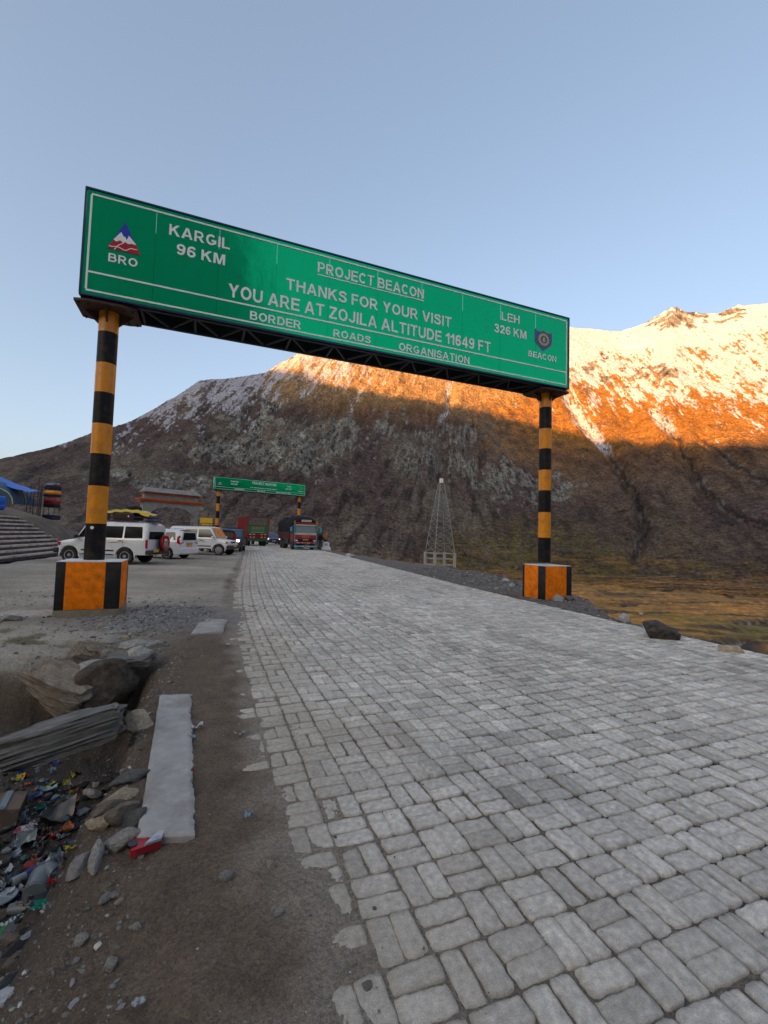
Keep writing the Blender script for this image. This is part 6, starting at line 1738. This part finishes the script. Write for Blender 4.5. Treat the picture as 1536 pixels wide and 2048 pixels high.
M_piping = paint('pale_yellow_piping', (0.5, 0.46, 0.2), 0.6)
def sheet(name, P, mat, parent, smooth=60):
    m = MB(); m.grid(P); return m.build(name, mat, parent, smooth=smooth)
tp = at_y(-10, 1004, 33.5)
tz = zat(tp.x, 33.5)
tn = empty('tent', (tp.x, 33.5, tz), R(10)); tag(tn, 'grey blue camping tent with yellow piping on top of the bank', 'tent')
P = []
for i in range(13):
    a = math.pi * i / 12; row = []
    for j in range(9):
        b = -1 + 2 * j / 8
        hh = 1.75 * (1 - .25 * b * b); ww = 2.1
        row.append((ww * math.cos(a) * (1 + .04 * math.sin(j * 3)), 1.6 * b, max(0, hh * math.sin(a) ** .85 + .02 * math.sin(i * 4 + j * 2))))
    P.append(row)
o = sheet('tent_fly', P, M_tentb, tn)
sheet('tent_end', [[P[i][0] for i in range(7)], [P[12 - i][0] for i in range(7)]], M_tentb, tn)
MB().tube([(p[0] * 1.01, p[1] - .03, p[2] * 1.01) for p in [P[i][0] for i in range(13)]], .035, 6).build('tent_piping', M_piping, tn)
MB().tube([(p[0] * 1.02, p[1], p[2] * 1.02) for p in [P[i][4] for i in range(13)]], .03, 6).build('tent_piping', M_piping, tn)
a0 = at_y(-40, 950, 33.0); a1 = at_y(60, 984, 33.0)
tr = empty('tarpaulin_awning', (a1.x, 33.0, zat(a1.x, 33.0))); tag(tr, 'bright blue tarpaulin stretched on poles above the tent', 'tarpaulin')
zb_ = zat(a1.x, 33.0)
Pp = []
for i in range(11):
    u = i / 10; row = []
    for j in range(6):
        v = j / 5
        x = (a0.x - a1.x) * (1 - u); z = (a0.z * (1 - u) + a1.z * u) - zb_
        row.append((x + .1 * math.sin(v * 3), 1.3 * v - .3, z + .30 * v * (1 - .5 * u) - .12 * math.sin(u * math.pi) + .03 * math.sin(i * 2.3 + j)))
    Pp.append(row)
sheet('tarpaulin_sheet', Pp, M_tarpb, tr)
MB().cyl((0, -.2, -.05), (0, -.25, a1.z - zb_ + .02), .03, seg=8).build('tarpaulin_pole', M_clad, tr)
MB().cyl((0, .95, -.2), (.05, .95, a1.z - zb_ + .12), .03, seg=8).build('tarpaulin_pole', M_clad, tr)
for k, (x, lab) in enumerate([(61, 'short leaning rebar rod nearest the tarpaulin'), (66, 'slim rebar rod second from the tarpaulin'), (75, 'tall rebar rod in the middle of the group on the bank'), (81, 'rebar rod nearest the stacked bundles')]):
    b_ = at_y(x, 1010, 34.5); t_ = at_y(x + (2 if k == 0 else 4), 955 if k == 2 else 968, 34.5); z0 = zat(b_.x, 34.5)
    r0 = empty('rebar_rod', (b_.x, 34.5, z0)); tag(r0, lab, 'rod', 'rebar rods on the bank')
    m = MB(); m.cyl((0, 0, -.1), (t_.x - b_.x, 0, t_.z - z0), .026, seg=6); m.build('rod', M_rust, r0)
    MB().bar((-.1, 0, .45 + .2 * k), (.12, 0, .5 + .2 * k), .03).build('tie_bar', M_rust, r0)
bx = at_y(100, 1016, 35.0); z0 = zat(bx.x, 35.0)
rk_ = empty('goods_stand', (bx.x, 35.0, z0)); tag(rk_, 'dark stand with a pale pole holding stacked bundles on the bank', 'stand')
htop = at_y(100, 965, 35.0).z - z0
MB().box((.15, 0, .20), (.95, .7, .42), bevel=.03).build('base_box', M_carnavy, rk_)
m = MB()
for sx in (-.28, .55):
    for sy in (-.25, .25): m.cyl((sx, sy, .3), (sx, sy, htop), .02, seg=6)
m.build('stand_frame', M_clad, rk_)
MB().cyl((-.42, -.3, -.1), (-.36, -.3, htop * .62), .035, seg=8).build('pale_pole', M_cream, rk_)
for k, (nm, mt, f0, f1, lab) in enumerate([('bundle', M_trred, .33, .60, 'red quilted bundle lowest on the goods stand'), ('bundle', M_yellowp, .62, .79, 'orange bundle in the middle of the goods stand'), ('bundle', M_carslate, .81, .99, 'navy bundle on top of the goods stand')]):
    e = empty(nm, (bx.x + .14, 35.0, z0 + htop * f0)); tag(e, lab, 'bundle', 'bundles on the goods stand')
    h_ = htop * (f1 - f0)
    MB().box((0, 0, h_ * .62), (.98 - .05 * k, .75, h_ * .72), bevel=h_ * .3).build('bundle_top', mt, e, smooth=60)
    MB().box((0, 0, h_ * .2), (.90, .72, h_ * .38), bevel=h_ * .12).build('bundle_lining', M_cloth_bk, e, smooth=60)
bp_ = at_y(-3, 1028, 27.5)
br = empty('barrel', (bp_.x, 27.5, max(zat(bp_.x, 27.5), 2.0))); tag(br, 'blue plastic barrel at the top of the steps, cut by the left edge', 'barrel')
MB().lathe([(0, 0), (.24, 0), (.29, .06), (.31, .25), (.29, .29), (.31, .33), (.31, .62), (.28, .78), (.2, .82), (0, .82)], seg=24).build('barrel_body', M_tarpb, br, smooth=40)
MB().lathe([(.06, .82), (.06, .86), (0, .86)], (.1, 0, 0), seg=10).build('barrel_cap', M_clad, br)

# luggage on the first white suv
rz = 1.99
def bag(name, label, x0, x1, y0, y1, h, mat, cat, seed, z=rz, bev=.08, tilt=0):
    r_ = random.Random(seed); e = empty(name, ((x0 + x1) / 2, (y0 + y1) / 2, z)); tag(e, label, cat)
    m = MB(); m.box((0, 0, h / 2), (abs(x1 - x0), y1 - y0, h), Matrix.Rotation(tilt, 3, 'Y'), bevel=bev)
    bmesh.ops.subdivide_edges(m.bm, edges=m.bm.edges[:], cuts=3, use_grid_fill=True)
    for v in m.bm.verts:
        n = mnoise.noise(v.co * 4 + Vector((seed, 0, 0))); v.co += v.co.normalized() * n * .05
    m.build(name + '_body', mat, e, smooth=50)
    return e
M_purple = paint('purple_bag_cloth', (0.06, 0.022, 0.12), 0.6, var=0.2); M_maroon = paint('maroon_case', (0.045, 0.012, 0.012), 0.5, var=0.2); M_yelt = paint('yellow_tarpaulin', (0.62, 0.42, 0.02), 0.45, var=0.15, scale=4, bump=.01, bscale=8)
M_bluet = paint('dark_blue_tarpaulin', (0.012, 0.035, 0.17), 0.5, var=0.25, scale=4, bump=.01, bscale=8)
e = bag('duffel_bag', 'purple and maroon duffel bag at the front of the loaded roof rack', -13.75, -13.05, 20.45, 21.25, .42, M_maroon, 'bag', 1)
MB().box((0, 0, .36), (.74, .84, .16), bevel=.07).build('purple_top', M_purple, e, smooth=50)
e = bag('suitcase', 'maroon suitcase under the yellow tarpaulin on the roof rack', -12.45, -11.45, 20.4, 21.25, .34, M_maroon, 'suitcase', 2, bev=.06)
MB().box((.25, -.43, .17), (.05, .02, .10)).build('white_tag', M_white, e)
y_ = empty('yellow_cover', (-11.75, 20.85, rz + .36)); tag(y_, 'yellow tarpaulin draped over the luggage on the white suv', 'tarpaulin')
Pp = [[(-1.15 + 2.15 * i / 14, -.52 + 1.05 * j / 8, .13 * math.sin(math.pi * i / 14) ** .7 + .03 * math.sin(i * 1.9 + j) - (.12 if j in (0, 8) else 0) - .10 * max(0, i - 10) / 4) for j in range(9)] for i in range(15)]
sheet('cover_sheet', Pp, M_yelt, y_)
e = bag('dark_bundle', 'black pointed bundle poking above the yellow tarpaulin', -12.1, -11.6, 20.85, 21.35, .2, M_cloth_bk, 'bundle', 4, z=rz + .47)
MB().cyl((0, 0, .1), (.02, 0, .24), .14, .03, seg=10).build('bundle_tip', M_cloth_bk, e)
b_ = empty('blue_cover', (-11.1, 20.85, rz)); tag(b_, 'dark blue tarpaulin heap at the rear of the roof rack', 'tarpaulin')
Pp = [[(-.55 + 1.3 * i / 12, -.5 + 1.0 * j / 8, .03 + .34 * max(0, 1 - i / 11.0) ** 1.2 * (1 - .35 * abs(j - 4) / 4) + .03 * math.sin(i * 2.1 + j * 1.3)) for j in range(9)] for i in range(13)]
sheet('cover_sheet', Pp, M_bluet, b_)

# ------------------------------------------------------------------ concrete arch, yellow board, pylon
M_archc = paint('grey_arch_plaster', (0.30, 0.28, 0.255), 0.9, var=0.2, scale=2.5, dirt=(0.16, 0.145, 0.13), dirt_amt=0.5, bump=.01, bscale=8, spec=.2)
M_archo = paint('orange_band_paint', (0.50, 0.105, 0.02), 0.7, var=0.2, scale=3, dirt=(0.26, 0.05, 0.02), dirt_amt=0.5)
ar = empty('concrete_arch', (-23.1, 41.8, 0), R(50)); tag(ar, 'grey concrete archway with two orange bands behind the parked cars', 'archway')
Lr = 6.0
m = MB()
fr = [(.28, 0), (.28, 4.22), (Lr - .28, 4.22), (Lr - .28, 0), (Lr - .75, 0), (Lr - .75, 2.75)]
n = 24
for i in range(n + 1):
    u = 1 - i / n; x = .75 + (Lr - 1.5) * u
    v = abs(2 * u - 1)
    z = 2.75 + 1.12 * math.sqrt(max(0, 1 - v ** 2.2)) - .09 * abs(math.sin(u * math.pi * 5)) + .02
    fr.append((x, z if 0 < i < n else 2.75))
fr += [(.75, 0)]
m.prism([(x, -.35, z) for x, z in fr], (0, .7, 0)); m.build('arch_frame', M_archc, ar)
MB().box((Lr / 2, 0, 4.30), (Lr + .05, .95, .15), bevel=.02).build('orange_cornice', M_archo, ar)
MB().box((Lr / 2, 0, 4.46), (Lr + .25, 1.15, .16), bevel=.02).build('orange_cornice', M_archo, ar)
MB().box((Lr / 2, 0, 4.75), (Lr - .75, .6, .40)).build('attic_block', M_archc, ar)
MB().box((Lr / 2, 0, 5.03), (Lr - .55, .78, .18), bevel=.02).build('orange_band', M_archo, ar)
m = MB(); m.prism([(.15, -.62, 5.13), (Lr - .15, -.62, 5.13), (Lr - .15, .62, 5.13), (.15, .62, 5.13)], (0, 0, .05))
vs = [(.16, -.6, 5.18), (Lr - .16, -.6, 5.18), (Lr - .16, .6, 5.18), (.16, .6, 5.18), (.55, -.1, 5.62), (Lr - .55, -.1, 5.62), (Lr - .55, .1, 5.62), (.55, .1, 5.62)]
V = [m.bm.verts.new(p) for p in vs]
for f in ((0, 1, 5, 4), (1, 2, 6, 5), (2, 3, 7, 6), (3, 0, 4, 7), (4, 5, 6, 7), (0, 3, 2, 1)): m.bm.faces.new([V[i] for i in f])
m.build('sloped_cap', M_archc, ar)
yb = empty('yellow_board', (-16.75, 42.0, 0), R(4)); tag(yb, 'plain yellow board on a post behind the second white suv', 'sign')
MB().box((0, 0, 2.45), (1.15, .05, .76), bevel=.01).build('board', paint('yellow_board_paint', (.68, .40, .01), .5, var=.1), yb); MB().cyl((0, .06, -.1), (0, .06, 2.5), .04, seg=8).build('post', M_clad, yb)

def pylon():
    c = at_y(879, 1137, 97.0); z0 = float((near_height(np.array([c.x]), np.array([97.0])) )[0])
    top = at_y(883, 948, 97.0).z - z0
    Mf = paint('weathered_white_concrete', (.42, .40, .35), .8, var=.2)
    root = empty('transmission_tower', (c.x, 97.0, z0), R(20)); tag(root, 'grey lattice transmission tower with red tip and white footing frame', 'tower')
    Mg = paint('galvanised_steel', (0.27, 0.27, 0.26), .6, metal=.1, var=.15)
    hb = 3.6; H = top - 2.0
    w = lambda z: 2.35 * (1 - (z - hb) / (H - hb)) ** .9 * .82 + .42 if z < H else .42
    legs = [(1, 1), (1, -1), (-1, -1), (-1, 1)]
    zs = [hb, 5.6, 7.4, 9.0, 10.4, 11.6, 12.7, 13.7, 14.7, 15.6, 16.5, H]
    zs = [z for z in zs if z < H - .4] + [H]
    for sx, sy in legs:
        m = MB(); pts = [(sx * w(z), sy * w(z), z) for z in zs]
        for a, b in zip(pts[:-1], pts[1:]): m.bar(a, b, .14)
        m.build('leg', Mg, root)
    m = MB()
    for k in range(4):
        (ax, ay), (bx_, by) = legs[k], legs[(k + 1) % 4]
        for z0_, z1_ in zip(zs[:-1], zs[1:]):
            a0 = (ax * w(z0_), ay * w(z0_), z0_); b0 = (bx_ * w(z0_), by * w(z0_), z0_); a1 = (ax * w(z1_), ay * w(z1_), z1_); b1 = (bx_ * w(z1_), by * w(z1_), z1_)
            m.bar(a0, b1, .068); m.bar(b0, a1, .068); m.bar(a1, b1, .06)
    m.build('bracing', Mg, root)
    m = MB(); m.box((0, 0, H + .5), (.62, .62, 1.0)); m.build('white_head', M_white, root)
    m = MB(); m.box((0, 0, H - .15), (.95, .95, .22)); m.cyl((0, 0, H + 1), (0, 0, top), .10, .05, seg=6); m.build('red_tip', M_red, root)
    wf = 2.35
    for sx, sy in legs:
        MB().box((sx * wf, sy * wf, hb / 2 - .2), (.5, .5, hb + .4)).build('white_footing', Mf, root)
    m = MB()
    for k in range(4):
        (ax, ay), (bx_, by) = legs[k], legs[(k + 1) % 4]
        for z in (1.0, 2.3, 3.45): m.bar((ax * wf, ay * wf, z), (bx_ * wf, by * wf, z), .16)
    m.build('footing_beam', Mf, root)
pylon()
